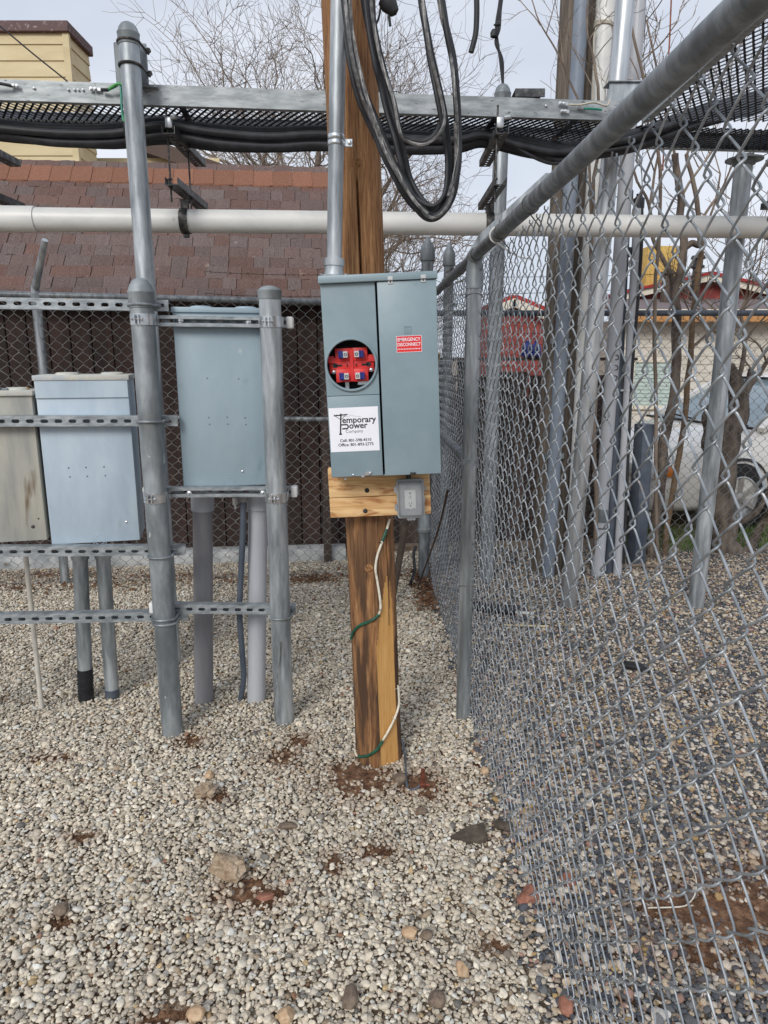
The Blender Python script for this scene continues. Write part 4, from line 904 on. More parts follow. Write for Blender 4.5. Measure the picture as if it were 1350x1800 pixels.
def fpost(px, py_top, pxb, Y, r, label, m_, capr):
    p = at(px, py_top, Y); b = at(pxb, 1290, Y); X = (p.x+b.x)/2
    t = thing('rack_post', (X, Y, 0), label, 'post'); mb = MB(); pipe(mb, (X,Y,-.12), (X,Y,p.z-.05), r, 36); mb.obj('pipe', m_, t)
    c = MB(); dome_cap(c, (X,Y,p.z), r, capr, .055 if capr > .04 else .03); c.obj('cap', 'galv_dull', t); return t, X, p.z
YA, YB_ = 2.76, 2.87
pA, XA, ZA = fpost(248, 488, 302, YA, .0445, 'thick dull galvanised rack post with domed cap, left of the tall grey panel', 'galv_dull', .055)
pB, XB, ZB = fpost(477, 502, 497, YB_, .0430, 'mottled galvanised rack post with low cap, right of the tall grey panel', 'galv', .022)
pC = thing('rack_post', (-1.98, 2.56, 0), 'rack post beyond the left edge carrying the strut rails', 'post'); mb = MB(); pipe(mb, (-1.98,2.56,-.1), (-1.98,2.56,1.84), .0445, 28); mb.obj('pipe', 'galv_dull', pC); mb = MB(); dome_cap(mb, (-1.98,2.56,1.89), .0445); mb.obj('cap', 'galv_dull', pC)
KS = (YB_-YA)/(XB-XA)
SY = YA+.0455-KS*XA                                   # front face plane of struts: Y = SY + KS*X
def sp_(px, py, d=0.): return atl(px, py, SY+d, KS)
def ubolt(parent, X, Y, z, r, tilt=.03, rr=.0055):
    m = MB(); m.torus((X,Y,z), (tilt,.10,1), r+rr*.9, rr, 24, 8, R(180-8), R(360+8), (1,0,0))
    for s in (-1,1): pipe(m, (X+s*(r+rr*.9),Y,z+.004), (X+s*(r+rr*.9),Y+.065,z+.006-s*tilt*.0), rr, 8); m.lathe((X+s*(r+rr*.9),Y+.044,z+.006), [(.011,0),(.011,-.008)], 6, (0,1,0))
    m.obj('u_bolt', 'galv_dull', parent)
def strut(y0, y1, x0, x1, front, label, off=0.):
    a = sp_(x0, y0, off); b = sp_(x1, y1, off); zz = (a.z+b.z)/2
    t = thing('strut_rail', (a+b)/2, label, 'strut'); m = MB(); slotted(m, a, b, front=front); m.obj('channel', 'strut', t, smooth=None); return t, a, b
XL = -260
s1, a, b = strut(529, 537, XL, 296, True, 'slotted strut rail at the top of the left rack'); ubolt(s1, XA, YA, at(250,538,YA).z, .0445)
s2, a, b = strut(741, 740, XL, 312, True, 'slotted strut rail across the middle of the two left panels'); ubolt(s2, XA, YA, at(265,742,YA).z, .0445)
s3, a, b = strut(972, 968, XL, 326, True, 'slotted strut rail along the bottom of the two left panels'); ubolt(s3, XA, YA, at(278,978,YA).z, .0445, -.05)
s4, a, b = strut(1094, 1083, XL, 330, True, 'lowest slotted strut rail on the left rack above the gravel', .002); ubolt(s4, XA, YA, at(290,1094,YA).z, .0445, -.05)
def strap(parent, X, Y, z, r, w=.041):
    m = MB(); n = 24
    for k in range(n):
        q0, q1 = R(170)+R(200)*k/n, R(170)+R(200)*(k+1)/n
        p0 = Vector((X+math.cos(q0)*(r+.0015), Y+math.sin(q0)*(r+.0015), z)); p1 = Vector((X+math.cos(q1)*(r+.0015), Y+math.sin(q1)*(r+.0015), z))
        m.bar(p0, p1, .0025, w, UP)
    for s in (-1,1): m.box((X+s*.0075-.004, Y-r-.010, z), (.0028,.020,w*.8))
    m.lathe((X-.024, Y-r-.012, z), [(.0055,0),(.0055,.006),(.003,.0062),(.003,.036),(.0055,.0362),(.0055,.043)], 6, (1,0,0))
    for s in (-1,1): m.box((X+s*(r+.0028), Y+.02, z), (.0025,.045,w*.9))
    m.obj('pipe_strap', 'zinc', parent, smooth=None)
def endcap(parent, p, d, w=.022):
    m = MB(); m.rbox(p, (w,.046,.047), .006, 2); m.obj('end_cap', 'white_plastic', parent)
s5, a, b = strut(563, 567, 238, 506, False, 'open strut channel holding the top of the tall grey panel'); strap(s5, XA, YA, at(255,562,YA).z, .0445); strap(s5, XB, YB_, at(480,566,YB_).z, .043); endcap(s5, a-Vector((.006,-.02,0)), 0); endcap(s5, b+Vector((.006,.02,0)), 0, .028)
s6, a, b = strut(866, 865, 258, 514, False, 'open strut channel under the bottom of the tall grey panel'); strap(s6, XA, YA, at(275,873,YA).z, .0445); strap(s6, XB, YB_, at(487,873,YB_).z, .043); endcap(s6, a-Vector((.006,-.02,0)), 0); endcap(s6, b+Vector((.006,.02,0)), 0, .028)
s7, a, b = strut(1070, 1073, 268, 520, True, 'slotted strut rail between the two rack posts steadying the grey conduits'); ubolt(s7, XA, YA, at(290,1086,YA).z, .0445, -.10); ubolt(s7, XB, YB_, at(491,1084,YB_).z, .043, .08); endcap(s7, a-Vector((.004,-.02,-.002)), 0)
for st, pts in ((s5,((318,563),(437,566))),(s6,((333,867),(462,866)))):
    m = MB()
    for px, py in pts: c = sp_(px, py, .014); m.lathe(c, [(.012,0),(.012,.006),(.007,.008),(.0045,.009),(.0045,.018)], 6, (0,-1,0))
    m.obj('bolt', 'zinc', st)

def panel(px0, px1, py0, py1, dep, name, label, mt, top_lip=.018, off=.046, shift=None, topm=None):
    """sheet-metal enclosure hung on the back of the struts: its back sheet faces us"""
    a = sp_(px0, py1, off); b = sp_(px1, py1, off); c0 = sp_(px0, py0, off)
    d = Vector((b.x-a.x, b.y-a.y, 0)).normalized(); n_ = Vector((-d.y, d.x, 0)); w = (Vector((b.x,b.y,0))-Vector((a.x,a.y,0))).length; h = c0.z-a.z
    t = thing(name, a+d*(w/2), label, 'panel'); M0 = Matrix((d, n_, UP)).transposed().to_4x4(); M0.translation = Vector((a.x, a.y, a.z))
    m = MB(); m.M = M0; m.rbox((w/2, dep/2, h/2), (w, dep, h), .004, 2); m.obj('enclosure', mt, t)
    m = MB(); m.M = M0; m.rbox((w/2, dep/2-.004, h+.008), (w+.012, dep+.014, .020), .003, 2)
    for k in (.3,.8): m.lathe((w*k, dep*.45, h+.018), [(.045,0),(.043,.006),(.036,.009),(.002,.010)], 20)
    m.obj('top_cap', topm or mt, t)
    return t, M0, w, h
def rivets(t, M0, pts, mt, r=.0035, name='rivet'):
    m = MB(); m.M = M0
    for x, z in pts: m.lathe((x, .001, z), [(r,0),(r,.0015),(r*.6,.003),(.0003,.0034)], 8, (0,-1,0))
    m.obj(name, mt, t)
def ko(t, M0, x, z, r, mt):
    m = MB(); m.M = M0
    for q in (r, r*.72): m.torus((x, -.0002, z), (0,1,0), q, .0012, 28, 5)
    m.obj('knockout', mt, t)
# tall grey panel between the posts
t3, M3, w3, h3_ = panel(323, 476, 548, 858, .16, 'breaker_panel', 'tall plain grey steel panel mounted between the two rack posts', 'box_mid')
rivets(t3, M3, [(w3*u, h3_*v) for u, v in ((.33,.635),(.68,.63),(.325,.41),(.53,.41),(.735,.405),(.33,.37),(.535,.37),(.74,.365))], 'galv_dull')
rivets(t3, M3, [(w3*.68, h3_*.085)], 'zinc', .006, 'screw'); ko(t3, M3, w3*.52, .008, .028, 'box_mid')
# blue grey panel on the left rack
t2, M2, w2, h2_ = panel(91, 247, 668, 958, .22, 'breaker_panel', 'pale blue-grey steel panel hung behind the left strut rails', 'box_blue', topm='box_top_tan')
rivets(t2, M2, [(w2*u, h2_*v) for u, v in ((.27,.475),(.46,.475),(.66,.475),(.275,.42),(.465,.42),(.665,.42))], 'dark_steel', .003)
rivets(t2, M2, [(w2*.07, h2_*.955), (w2*.93, h2_*.955)], 'dark_steel', .006, 'screw'); rivets(t2, M2, [(w2*.86, h2_*.12)], 'zinc', .006, 'screw'); ko(t2, M2, w2*.54, .012, .028, 'box_blue')
m = MB(); m.M = M2
for u in (.07,.93): m.lathe((w2*u, .001, h2_*.955), [(.0125,0),(.0125,.0016),(.007,.002)], 18, (0,-1,0))
m.obj('washer', 'white_plastic', t2)
m = MB(); m.M = M2; m.rbox((w2/2,-.0035,h2_*.945), (w2*1.0,.007,h2_*.11-.004), .002, 1); m.obj('hood_flange', 'box_blue', t2)
# weathered panel at the left edge
t1, M1, w1, h1 = panel(-80, 84, 696, 958, .17, 'breaker_panel', 'weathered tan-stained grey panel cut off by the left edge', 'box_tan', topm='box_top_tan')
rivets(t1, M1, [(w1*.86, h1*.10)], 'dark_steel', .008, 'screw'); rivets(t1, M1, [(w1*.93, h1*.155)], 'dark_steel', .004)
m = MB(); m.M = M1; m.lathe((w1*.60,.05,h1+.018), [(.02,0),(.02,.008),(.008,.012),(.002,.012)], 14); m.rbox((w1*.70,.04,h1+.022), (.022,.02,.008), .002, 1); m.obj('fitting', 'galv_dull', t1)

def riser(name, pxt, pyt, pxb, pyb, r, mt, label, hub=None, extra=None, cat='conduit', Yoff=.0):
    bt = gd(pxb, pyb); top = at(pxt, pyt, bt.y); bt = Vector((bt.x, bt.y, -.08)); t = thing(name, (bt.x,bt.y,0), label, cat)
    m = MB(); m.tube([bt.lerp(top, i/5) for i in range(6)], r, 28); m.obj('pipe', mt, t)
    ax = (top-bt).normalized()
    if hub:
        m = MB(); L_, hr = hub; m.lathe(top-ax*L_, [(r,0),(hr,.001),(hr,.004),(hr*1.02,L_*.6),(hr,L_)], 26, ax); m.obj('hub', extra or mt, t)
    return t, bt, top, ax
Yc = sp_(357, 900, .10).y
riser('conduit', 356, 868, 357, 1233, .0435, 'pvc_dark', 'thick dark grey plastic conduit below the tall grey panel', (.075,.050), 'pvc_light')
riser('conduit', 454, 868, 449, 1231, .0430, 'pvc_light', 'thick light grey plastic conduit beside the right rack post', (.070,.050), 'pvc_light')
t, bt, top, ax = riser('conduit', 140, 962, 150, 1229, .0335, 'galv', 'galvanised conduit with black taped foot below the blue-grey panel', (.055,.039), 'galv')
m = MB(); zb = .155; m.lathe(bt+ax*.05, [(.0355,0),(.036,.05),(.0352,.10),(.0362,.19)], 24, ax)
for i in range(9): m.torus(bt+ax*(.07+i*.019), ax+Vector((.12*math.sin(i),.1,0)), .0362, .0016, 22, 5)
m.obj('tape_wrap', 'black_tape', t)
t, bt, top, ax = riser('conduit', 180, 962, 197, 1224, .0320, 'galv', 'galvanised conduit with thin dark foot band below the blue-grey panel', (.05,.037), 'galv')
m = MB(); m.lathe(bt+ax*.05, [(.0332,0),(.0334,.072)], 24, ax); m.obj('foot_band', 'slate_paint', t)
riser('conduit', 44, 965, 73, 1246, .0108, 'pvc_cream', 'thin cream plastic pipe below the weathered left panel', (.03,.014), 'pvc_cream')
fc = [at(427,872,2.98), at(427,930,2.98), at(424,1000,2.99), at(421,1075,3.0), at(426,1150,3.02), at(428,1195,3.03), gd(420,1232)-UP*.03]
tag(MB().tube(spline(fc, 8), .0135, 14).obj('flexible_conduit', 'slate_paint', None, gd(420,1232), 60), 'thin dark flexible conduit between the two thick conduits', 'conduit')
m = MB(); q = at(413, 882, 2.95); m.lathe(q-UP*.012, [(.012,0),(.012,.03)], 6); m.lathe(q-UP*.03, [(.006,0),(.006,.02)], 8)
tag(m.obj('cord_connector', 'zinc', None, q-UP*.03), 'small zinc connector under the tall grey panel', 'connector')
m = MB(); q = at(427, 874, 2.98); m.lathe(q-UP*.02, [(.019,0),(.021,.006),(.021,.028)], 8); tag(m.obj('conduit_nut', 'pvc_dark', None, q-UP*.02), 'grey conduit fitting nut where the flexible conduit meets the panel', 'fitting')

# ================================================================== service pole
PB = Vector((-.021, 2.60, 0)); PT = Vector((-.137, 2.60, 3.3)); PR = .087
pole = thing('wooden_pole', PB, 'leaning brown wooden service pole with pale split face at its foot', 'pole')
mb = MB(); NS, NR = 240, 150; vs = []; kinds = {}
knots = [(math.asin(max(-1, min(1, dx/PR))), z_, s_) for dx, z_, s_ in ((.012,2.225,.026), (-.006,.825,.028), (.004,.62,.022), (-.05,1.02,.0), (.03,2.47,.018))]
for j in range(NR+1):
    z = -.12+3.4*j/NR; c = PB.lerp(PT, max(0, z)/3.3); c.z = z; Rz = PR*(1.06-.05*z/3+(.03 if z < .25 else 0)*(1-max(z,0)/.25))
    for k in range(NS):
        ph = 2*math.pi*k/NS-math.pi                       # 0 faces the camera, + to the right
        r = Rz*(1+.018*mnoise.noise(Vector((math.cos(ph)*1.3, math.sin(ph)*1.3, z*.9)))+.010*mnoise.noise(Vector((math.cos(ph)*9, math.sin(ph)*9, z*1.2))))
        crack = math.exp(-((ph-.11-.02*math.sin(z*5))/.030)**2)*max(0, min(1, (2.20-z)/.12))*max(0, min(1, (z-1.2)/.2)); r -= .040*crack
        crack = math.exp(-((ph+.62-.03*math.sin(z*6))/.03)**2)*max(0, min(1, (z-2.1)/.15)); r -= .010*crack
        crack = math.exp(-((ph-.80-.02*math.sin(z*11))/.03)**2)*max(0, min(1, (1.08-z)/.1))*.5; r -= .012*crack
        for kp, kz, ks in knots:
            if ks: q = ((ph-kp)*PR/ks)**2+((z-kz)/ks)**2; r += .004*math.exp(-q)-.004*math.exp(-q*9)
        cut = Rz*(.875+.135*max(0, min(1, (z-.50)/.36))); a0 = R(32)+R(14)*max(0, min(1, (z-.5)/.36)); rc = cut/max(.2, math.cos(ph-a0)) if abs(ph-a0) < 1.2 else 9
        if rc < r-.0008 and rc > 0: r = rc+.0006*mnoise.noise(Vector((ph*40,0,z*3))); kinds[(j,k)] = 1 if rc < Rz*(1-.012) else 0
        vs.append((c.x+math.sin(ph)*r, c.y-math.cos(ph)*r, z))
fs = []; mi = []
for j in range(NR):
    for k in range(NS):
        k2 = (k+1) % NS; fs.append((j*NS+k, j*NS+k2, (j+1)*NS+k2, (j+1)*NS+k)); mi.append(1 if all(kinds.get(q) for q in ((j,k),(j,k2),(j+1,k),(j+1,k2))) else 0)
mb.add(vs, fs); mb.mi = mi; mb.obj('shaft', ['pole_wood','split_wood'], pole, smooth=50)
def pole_c(z): return PB.lerp(PT, z/3.3)
def on_pole(px, py, lift=.006):
    d = ray(px, py); t = 2.3/d.y
    for _ in range(40):
        p = CAM+d*t; c = pole_c(max(0, p.z)); rr = math.hypot(p.x-c.x, p.y-c.y)
        Rz = PR*(1.06-.05*p.z/3); b_ = p.x-c.x
        ty = c.y-math.sqrt(max(1e-6, (Rz+lift)**2-min(abs(b_), (Rz+lift)*.98)**2)); t = ty/d.y
    return CAM+d*t
m = MB()
for kp, kz, ks in knots:
    if ks:
        c = pole_c(kz); dr = Vector((math.sin(kp), -math.cos(kp), 0)); q = Vector((c.x,c.y,kz))+dr*(PR*1.02)
        m.lathe(q-dr*.004, [(ks*.62,0),(ks*.56,.008),(ks*.40,.0105),(ks*.34,.0088),(ks*.26,.0100),(ks*.20,.0082),(ks*.1,.0092),(.0004,.0085)], 16, dr)
m.obj('knot', 'knot_wood', pole)

# board behind the meter box
def fr_plane(c4):
    BL, BR, TL = c4; U = (BR-BL).normalized(); V = (TL-BL); V = (V-U*V.dot(U)).normalized(); W = U.cross(V); return BL, U, V, W
YM = 2.33
BL, BR_, TL, TR = at(583,840,YM), at(772,832,YM), at(557,487,YM), at(763,478,YM)
BL, U, V, W = fr_plane((BL, BR_, TL)); BWd = ((BR_-BL).length+(TR-TL).length)/2; BH = (((TL-BL).length)+((TR-BR_).length))/2
MBX = Matrix((U, V, W)).transposed().to_4x4(); MBX.translation = BL
def bp(px, py, w=0.):                                   # photo pixel -> (u, v) on the plane w in front of the box face
    d = ray(px, py); o = BL+W*w; t = (o-CAM).dot(W)/d.dot(W); q = CAM+d*t-BL; return q.dot(U), q.dot(V)
DEP = .118
brd = thing('mounting_board', BL+W*(-DEP-.02), 'stained tan wooden board behind and below the meter box', 'board')
u0, v0 = bp(581, 911, -DEP); u1, v1 = bp(757, 905, -DEP)
m = MB(); m.M = MBX
vsplit = bp(582, 876, -DEP)[1]
m.rbox(((u0+u1)/2, (vsplit+.012)/2+.0012, -DEP-.020), (u1-u0, .012-vsplit, .038), .003, 2); m.obj('upper_board', 'board_wood', brd)
m = MB(); m.M = MBX; m.rbox(((u0+u1)/2+.001, (v0+vsplit)/2, -DEP-.0195), (u1-u0+.002, vsplit-v0-.0016, .038), .003, 2); m.obj('lower_board', 'board_wood', brd)
m = MB(); m.M = MBX
for px, py in ((645,862),(642,898)):
    a, b = bp(px, py, -DEP); m.lathe((a,b,-DEP-.001), [(.0085,0),(.0085,.002),(.006,.004),(.0022,.004),(.0018,.002)], 14, (0,0,1))
m.obj('screw', 'dark_steel', brd)

# ------------------------------------------------------------------ meter box
mt = thing('meter_box', BL-W*(DEP/2)+U*(BWd/2), 'grey electrical meter and disconnect box on the wooden pole', 'meter box')
def mbm(): m = MB(); m.M = MBX; return m
th = .0025
m = mbm(); m.box((BWd/2, BH/2, -DEP+th/2), (BWd, BH, th)); m.box((th/2, BH/2, -DEP/2), (th, BH-.002, DEP-.006)); m.box((BWd-th/2, BH/2, -DEP/2), (th, BH-.002, DEP-.006)); m.box((BWd/2, th/2, -DEP/2), (BWd-.006, th, DEP-.008)); m.box((BWd/2, BH-th, -DEP/2), (BWd-.006, th, DEP-.008))
m.box((bp(668,600)[0], BH/2, -DEP/2), (.003, BH-.02, DEP-.02)); m.obj('case', 'box_gray', mt, smooth=None)
uc = bp(663, 600)[0]; ud = bp(666.5, 600)[0]; vs_ = bp(620, 695)[1]; vt = BH-.023
rc_u, rc_v = bp(617.5, 641); RC = .0795
hole = [(rc_u+RC*math.cos(q), rc_v+RC*math.sin(q)) for q in [2*math.pi*k/64+.03 for k in range(64)]]
m = mbm(); m.holed(.001, uc, vs_+.0008, vt, hole, 0, .003); m.box(((.001+uc)/2, (vs_+vt)/2, -.012), (uc-.002-.001, .001, .0)) if False else None
m.obj('meter_cover', 'box_gray', mt, smooth=30)
m = mbm(); m.lathe((rc_u, rc_v, -.002), [(RC-.0015,0),(RC-.0015,.009),(RC+.0005,.0115),(RC+.0045,.0115),(RC+.0065,.009),(RC+.0065,0)], 64, (0,0,1), cap=False)
m.lathe((rc_u, rc_v, -.055), [(RC+.004,0),(RC+.004,.052)], 48, (0,0,1), cap=False); m.obj('meter_ring', 'box_gray', mt)
m = mbm(); m.rbox(((.001+uc)/2, (vs_-.0008)/2+.001, -.0005), (uc-.001, vs_-.003, .005), .0012, 2); m.obj('lower_cover', 'box_gray', mt)
m = mbm(); m.rbox(((ud+BWd)/2+.001, (vt+.001)/2, .003), (BWd-ud+.001, vt-.001, .013), .0025, 2); m.obj('disconnect_door', 'box_gray', mt)
m = mbm(); m.rbox((BWd/2, BH-.010, -DEP/2+.008), (BWd+.010, .023, DEP+.020), .003, 2); m.obj('top_cap', 'box_gray', mt)
m = mbm(); m.box((BWd/2-.08, BH/2, -.088), (.19, BH-.03, .004)); m.obj('back_plate', 'interior', mt, smooth=None)
m = mbm(); z0 = -.046
m.rbox((rc_u, rc_v-.001, z0), (.148,.050,.03), .002, 2)
for sx in (-1,1):
    for sy in (-1,1): m.rbox((rc_u+sx*.0285, rc_v-.001+sy*.034, z0+.002), (.050,.042,.034), .002, 2)
m.rbox((rc_u, rc_v-.001, z0+.003), (.012,.108,.036), .001, 1)
for sx in (-1,1): m.rbox((rc_u+sx*.045, rc_v+.009, z0+.011), (.05,.006,.012), .001, 1); m.rbox((rc_u+sx*.045, rc_v-.011, z0+.011), (.05,.006,.012), .001, 1); m.rbox((rc_u+sx*.067, rc_v+.018, z0+.006), (.022,.024,.03), .002, 1)
rb = m.obj('socket_block', 'red_plastic', mt)
m = mbm()
for sx in (-1,1):
    m.rbox((rc_u+sx*.044, rc_v-.001, z0+.0165), (.024,.006,.004), .001, 1); m.lathe((rc_u+sx*.055, rc_v-.001, z0+.0145), [(.008,0),(.008,.004)], 14, (0,0,1)); m.rbox((rc_u+sx*.015, rc_v-.001, z0+.0165), (.003,.010,.004), .0005, 1)
m.obj('slot', 'interior', rb)
for sx in (-1,1):
    for sy in (-1,1):
        cu, cv = rc_u+sx*.034, rc_v-.002+sy*.035
        m = mbm(); m.rbox((cu, cv, z0+.026), (.014,.022,.022), .002, 1); m.rbox((cu-.006, cv, z0+.039), (.0025,.026,.006), .0006, 1); m.rbox((cu+.006, cv, z0+.039), (.0025,.026,.006), .0006, 1); m.obj('jaw_insulator', 'blue_plastic', rb)
        m = mbm(); m.rbox((cu-sx*.015, cv, z0+.026), (.016,.020,.023), .001, 1); m.obj('lug', 'cond_plate', rb)
        m = mbm(); m.lathe((cu-sx*.016, cv, z0+.037), [(.0052,0),(.0052,.002),(.003,.002),(.003,-.002)], 12, (0,0,1)); m.obj('lug_screw', 'dark_steel', rb)
m = mbm()
for a, b in ((-.062,.019),(.062,.021),(-.060,-.022),(.064,-.020),(0,0)): m.lathe((rc_u+a, rc_v+b, z0+.014), [(.0068,0),(.0068,.004),(.004,.006),(.0006,.0065)], 12, (0,0,1))
m.obj('bolt', 'galv_bright', rb)
m = mbm(); m.rbox((rc_u-.020, rc_v-.066, z0-.012), (.014,.030,.004), .001, 1); m.rbox((rc_u+.036, rc_v-.060, z0+.002), (.040,.016,.014), .002, 1); m.lathe((rc_u+.047, rc_v-.060, z0+.008), [(.008,0),(.008,.003)], 12, (0,0,1)); m.obj('neutral_bar', 'galv_bright', mt)
# embossed square mark, latches, label, sticker
ea, eb = bp(717, 580, .0095); m = mbm()
for s in (.0115,.0085): 
    for dx, dy, sx, sy in ((0,s,2*s,.0012),(0,-s,2*s,.0012),(-s,0,.0012,2*s),(s,0,.0012,2*s)): m.rbox((ea+dx, eb+dy, .0098), (sx,sy,.0014), .0004, 1)
m.rbox((ea-.003, eb, .0098), (.001,.009,.0012), .0003, 1); m.torus((ea-.002, eb, .0098), (0,0,1), .0045, .0006, 12, 4, R(-90), R(90), (1,0,0)); m.obj('embossed_mark', 'box_gray', mt)
for px, py in ((686,491),(744,488)):
    a, b = bp(px, py, .012); m = mbm(); m.rbox((a, b+.003, .0185), (.016,.011,.002), .0008, 1); m.rbox((a, b-.0085, .0115), (.016,.0105,.002), .0008, 1); m.rbox((a, b-.002, .0150), (.0135,.003,.007), .0008, 1)
    h_ = m.obj('hasp', 'cond_plate', mt); m = mbm(); m.lathe((a, b-.0075, .0122), [(.0026,0),(.0026,.0012)], 10, (0,0,1)); m.obj('hasp_hole', 'dark_steel', h_)
def quad(u0, v0, u1, v1, w, t=.0004, sk=0.): m = mbm(); m.box(((u0+u1)/2, (v0+v1)/2, w), (u1-u0, v1-v0, t)); return m
def text(s, size, off=0., spacing=1.):
    cu = bpy.data.curves.new('t', 'FONT'); cu.body = s; cu.size = size; cu.offset = off; cu.space_character = spacing; cu.resolution_u = 3
    ob = bpy.data.objects.new('t', cu); C.objects.link(ob); bpy.context.view_layer.update(); dg = bpy.context.evaluated_depsgraph_get()
    me = bpy.data.meshes.new_from_object(ob.evaluated_get(dg)); vs = [v.co.copy() for v in me.vertices]; fs = [tuple(p_.vertices) for p_ in me.polygons]
    bpy.data.objects.remove(ob); bpy.data.meshes.remove(me); return vs, fs
def put_text(mb_, s, u0, u1, vb, w, off=0., h=None):
    """fit text s between u0..u1 with its baseline at vb"""
    vs, fs = text(s, 1.0, off); xa = min(v.x for v in vs); xb = max(v.x for v in vs); k = (u1-u0)/(xb-xa); ky = k if h is None else h/max(v.y for v in vs)
    mb_.add([(u0+(v.x-xa)*k, vb+v.y*ky, w) for v in vs], fs)
WL = .0096
a0, b0 = bp(697.5, 620, WL); a1, b1 = bp(741, 589, WL)
lb = quad(a0, b0, a1, b1, WL+.0003).obj('warning_label', 'red_label', mt, smooth=None); lb['label'] = 'red emergency disconnect label with white border'
lw, lh = a1-a0, b1-b0; m = mbm(); e = .0011
for u_, v_, su, sv in ((.5,0,1,0),(.5,1,1,0),(0,.5,0,1),(1,.5,0,1)): m.box((a0+lw*u_+(e/2 if u_ == 0 else -e/2 if u_ == 1 else 0), b0+lh*v_+(e/2 if v_ == 0 else -e/2 if v_ == 1 else 0), WL+.0008), (lw if su else e, lh-2*e-.0002 if sv else e, .0003))
put_text(m, 'EMERGENCY', a0+lw*.05, a1-lw*.05, b0+lh*.68, WL+.0010, .012, lh*.20); put_text(m, 'DISCONNECT', a0+lw*.045, a1-lw*.045, b0+lh*.38, WL+.0010, .012, lh*.20)
for k in range(26): m.box((a0+lw*(.06+.9*k/26), b0+lh*.20+.0003*math.sin(k*2.3), WL+.0009), (lw*.022, lh*(.05+.02*math.sin(k*1.9)), .0002))
m.obj('label_print', 'paper', lb, smooth=None)
WS = .0021
a0, b0 = bp(582, 795, WS); a1, b1 = bp(664, 714, WS)
st = quad(a0, b0, a1, b1, WS+.0003).obj('sticker', 'paper', mt, smooth=None); st['label'] = 'white power company sticker with black lettering'
lw, lh = a1-a0, b1-b0; m = mbm(); WZ = WS+.0008
def S(x, y): return a0+lw*x, b0+lh*(1-y)
def sbar(x0, y0, x1, y1, t_): p_ = Vector((*S(x0,y0), WZ)); q_ = Vector((*S(x1,y1), WZ)); m.bar(p_, q_, t_*lw, .0003, (0,0,1))
sbar(.245,.13,.215,.60,.028); sbar(.10,.175,.375,.155,.022); sbar(.13,.185,.235,.265,.010); sbar(.345,.165,.245,.265,.010); sbar(.19,.595,.245,.595,.03)
for x_ in (.11,.16,.31,.365): sbar(x_,.17,x_,.145,.012)
for x0_, y0_, x1_, y1_ in ((.37,.155,.52,.20),(.52,.20,.65,.215),(.16,.165,.42,.215)): sbar(x0_, y0_, x1_, y1_, .003)
put_text(m, 'emporary', S(.265,0)[0], S(.955,0)[0], S(0,.345)[1], WZ, .022)
put_text(m, 'ower', S(.40,0)[0], S(.775,0)[0], S(0,.475)[1], WZ, .022)
for x0_, y0_, x1_, y1_ in ((.235,.385,.34,.385),(.255,.475,.34,.475)): sbar(x0_, y0_, x1_, y1_, .028)
m.torus((*S(.335,.43), WZ), (0,0,1), lw*.045, lw*.013, 14, 4, R(-90), R(90), (1,0,0))
put_text(m, 'Cell: 801-598-4510', S(.20,0)[0], S(.84,0)[0], S(0,.775)[1], WZ, .02); put_text(m, 'Office: 801-893-2775', S(.16,0)[0], S(.88,0)[0], S(0,.875)[1], WZ, .02)
m.obj('sticker_print', 'ink', st, smooth=None)
m = mbm(); put_text(m, 'Company', S(.325,0)[0], S(.68,0)[0], S(0,.572)[1], WZ, .0); m.obj('sticker_print', 'ink_gray', st, smooth=None)
# latch, screws, knob at the bottom edge
m = mbm(); a, b = bp(646, 832, .004); m.prism([(a-.020,b-.009,.003),(a+.012,b-.004,.003),(a+.015,b+.004,.003),(a+.004,b+.009,.003),(a-.006,b+.006,.003),(a-.016,b-.001,.003)], (0,0,.004)); m.rbox((a-.016,b-.010,.008), (.012,.004,.010), .001, 1); m.lathe((a+.009,b+.001,.006), [(.004,0),(.004,.003),(.001,.004)], 10, (0,0,1)); m.obj('latch', 'galv_bright', mt)
m = mbm(); a, b = bp(621, 835, .002); m.lathe((a,b,.001), [(.0042,0),(.0042,.002),(.001,.004)], 10, (0,0,1)); a, b = bp(607, 842, 0); m.lathe((a,b+.002,-.01), [(.004,0),(.004,.006)], 8, (0,-1,0)); m.obj('screw', 'galv_bright', mt)
m = mbm(); a, b = bp(726, 832, .01); m.rbox((a,b,.013), (.020,.007,.014), .003, 2); m.obj('door_pull', 'car_black', mt)
# riser conduit with hub on top of the box
hb = MBX @ Vector((bp(584,470)[0]+.0, BH+.002, -.055)); Yr = hb.y
rt = at(600, -150, Yr-.0); mid = at(595.5, 0, Yr)
rs = thing('conduit_riser', hb, 'steel conduit rising from the meter box up the wooden pole', 'conduit')
m = MB(); m.tube([hb, hb.lerp(mid,.5), mid, mid+(mid-hb)*.4], .0245, 26); m.obj('pipe', 'galv', rs); axr = (mid-hb).normalized()
m = MB(); m.lathe(hb, [(.046,0),(.046,.006),(.033,.008),(.030,.022),(.030,.034),(.0335,.036),(.0335,.058),(.026,.060)], 26, axr)
for s in (-1,1): m.lathe(hb+Vector((s*.04,-.008,.004)), [(.006,0),(.006,.006),(.002,.008)], 8)
m.obj('hub', 'galv', rs)
m = MB(); cz_ = at(591, 247, Yr); 
for dz in (-.009,.009):
    m.lathe(cz_+axr*dz-axr*.007, [(.0255,0),(.0268,.002),(.0268,.012),(.0255,.014)], 26, axr)
m.rbox(cz_+Vector((.036,.012,-.004)), (.030,.008,.024), .002, 1); m.lathe(cz_+Vector((.041,.008,-.004)), [(.007,0),(.007,.004),(.003,.006)], 8, (0,-1,0)); m.obj('pipe_strap', 'zinc', rs)

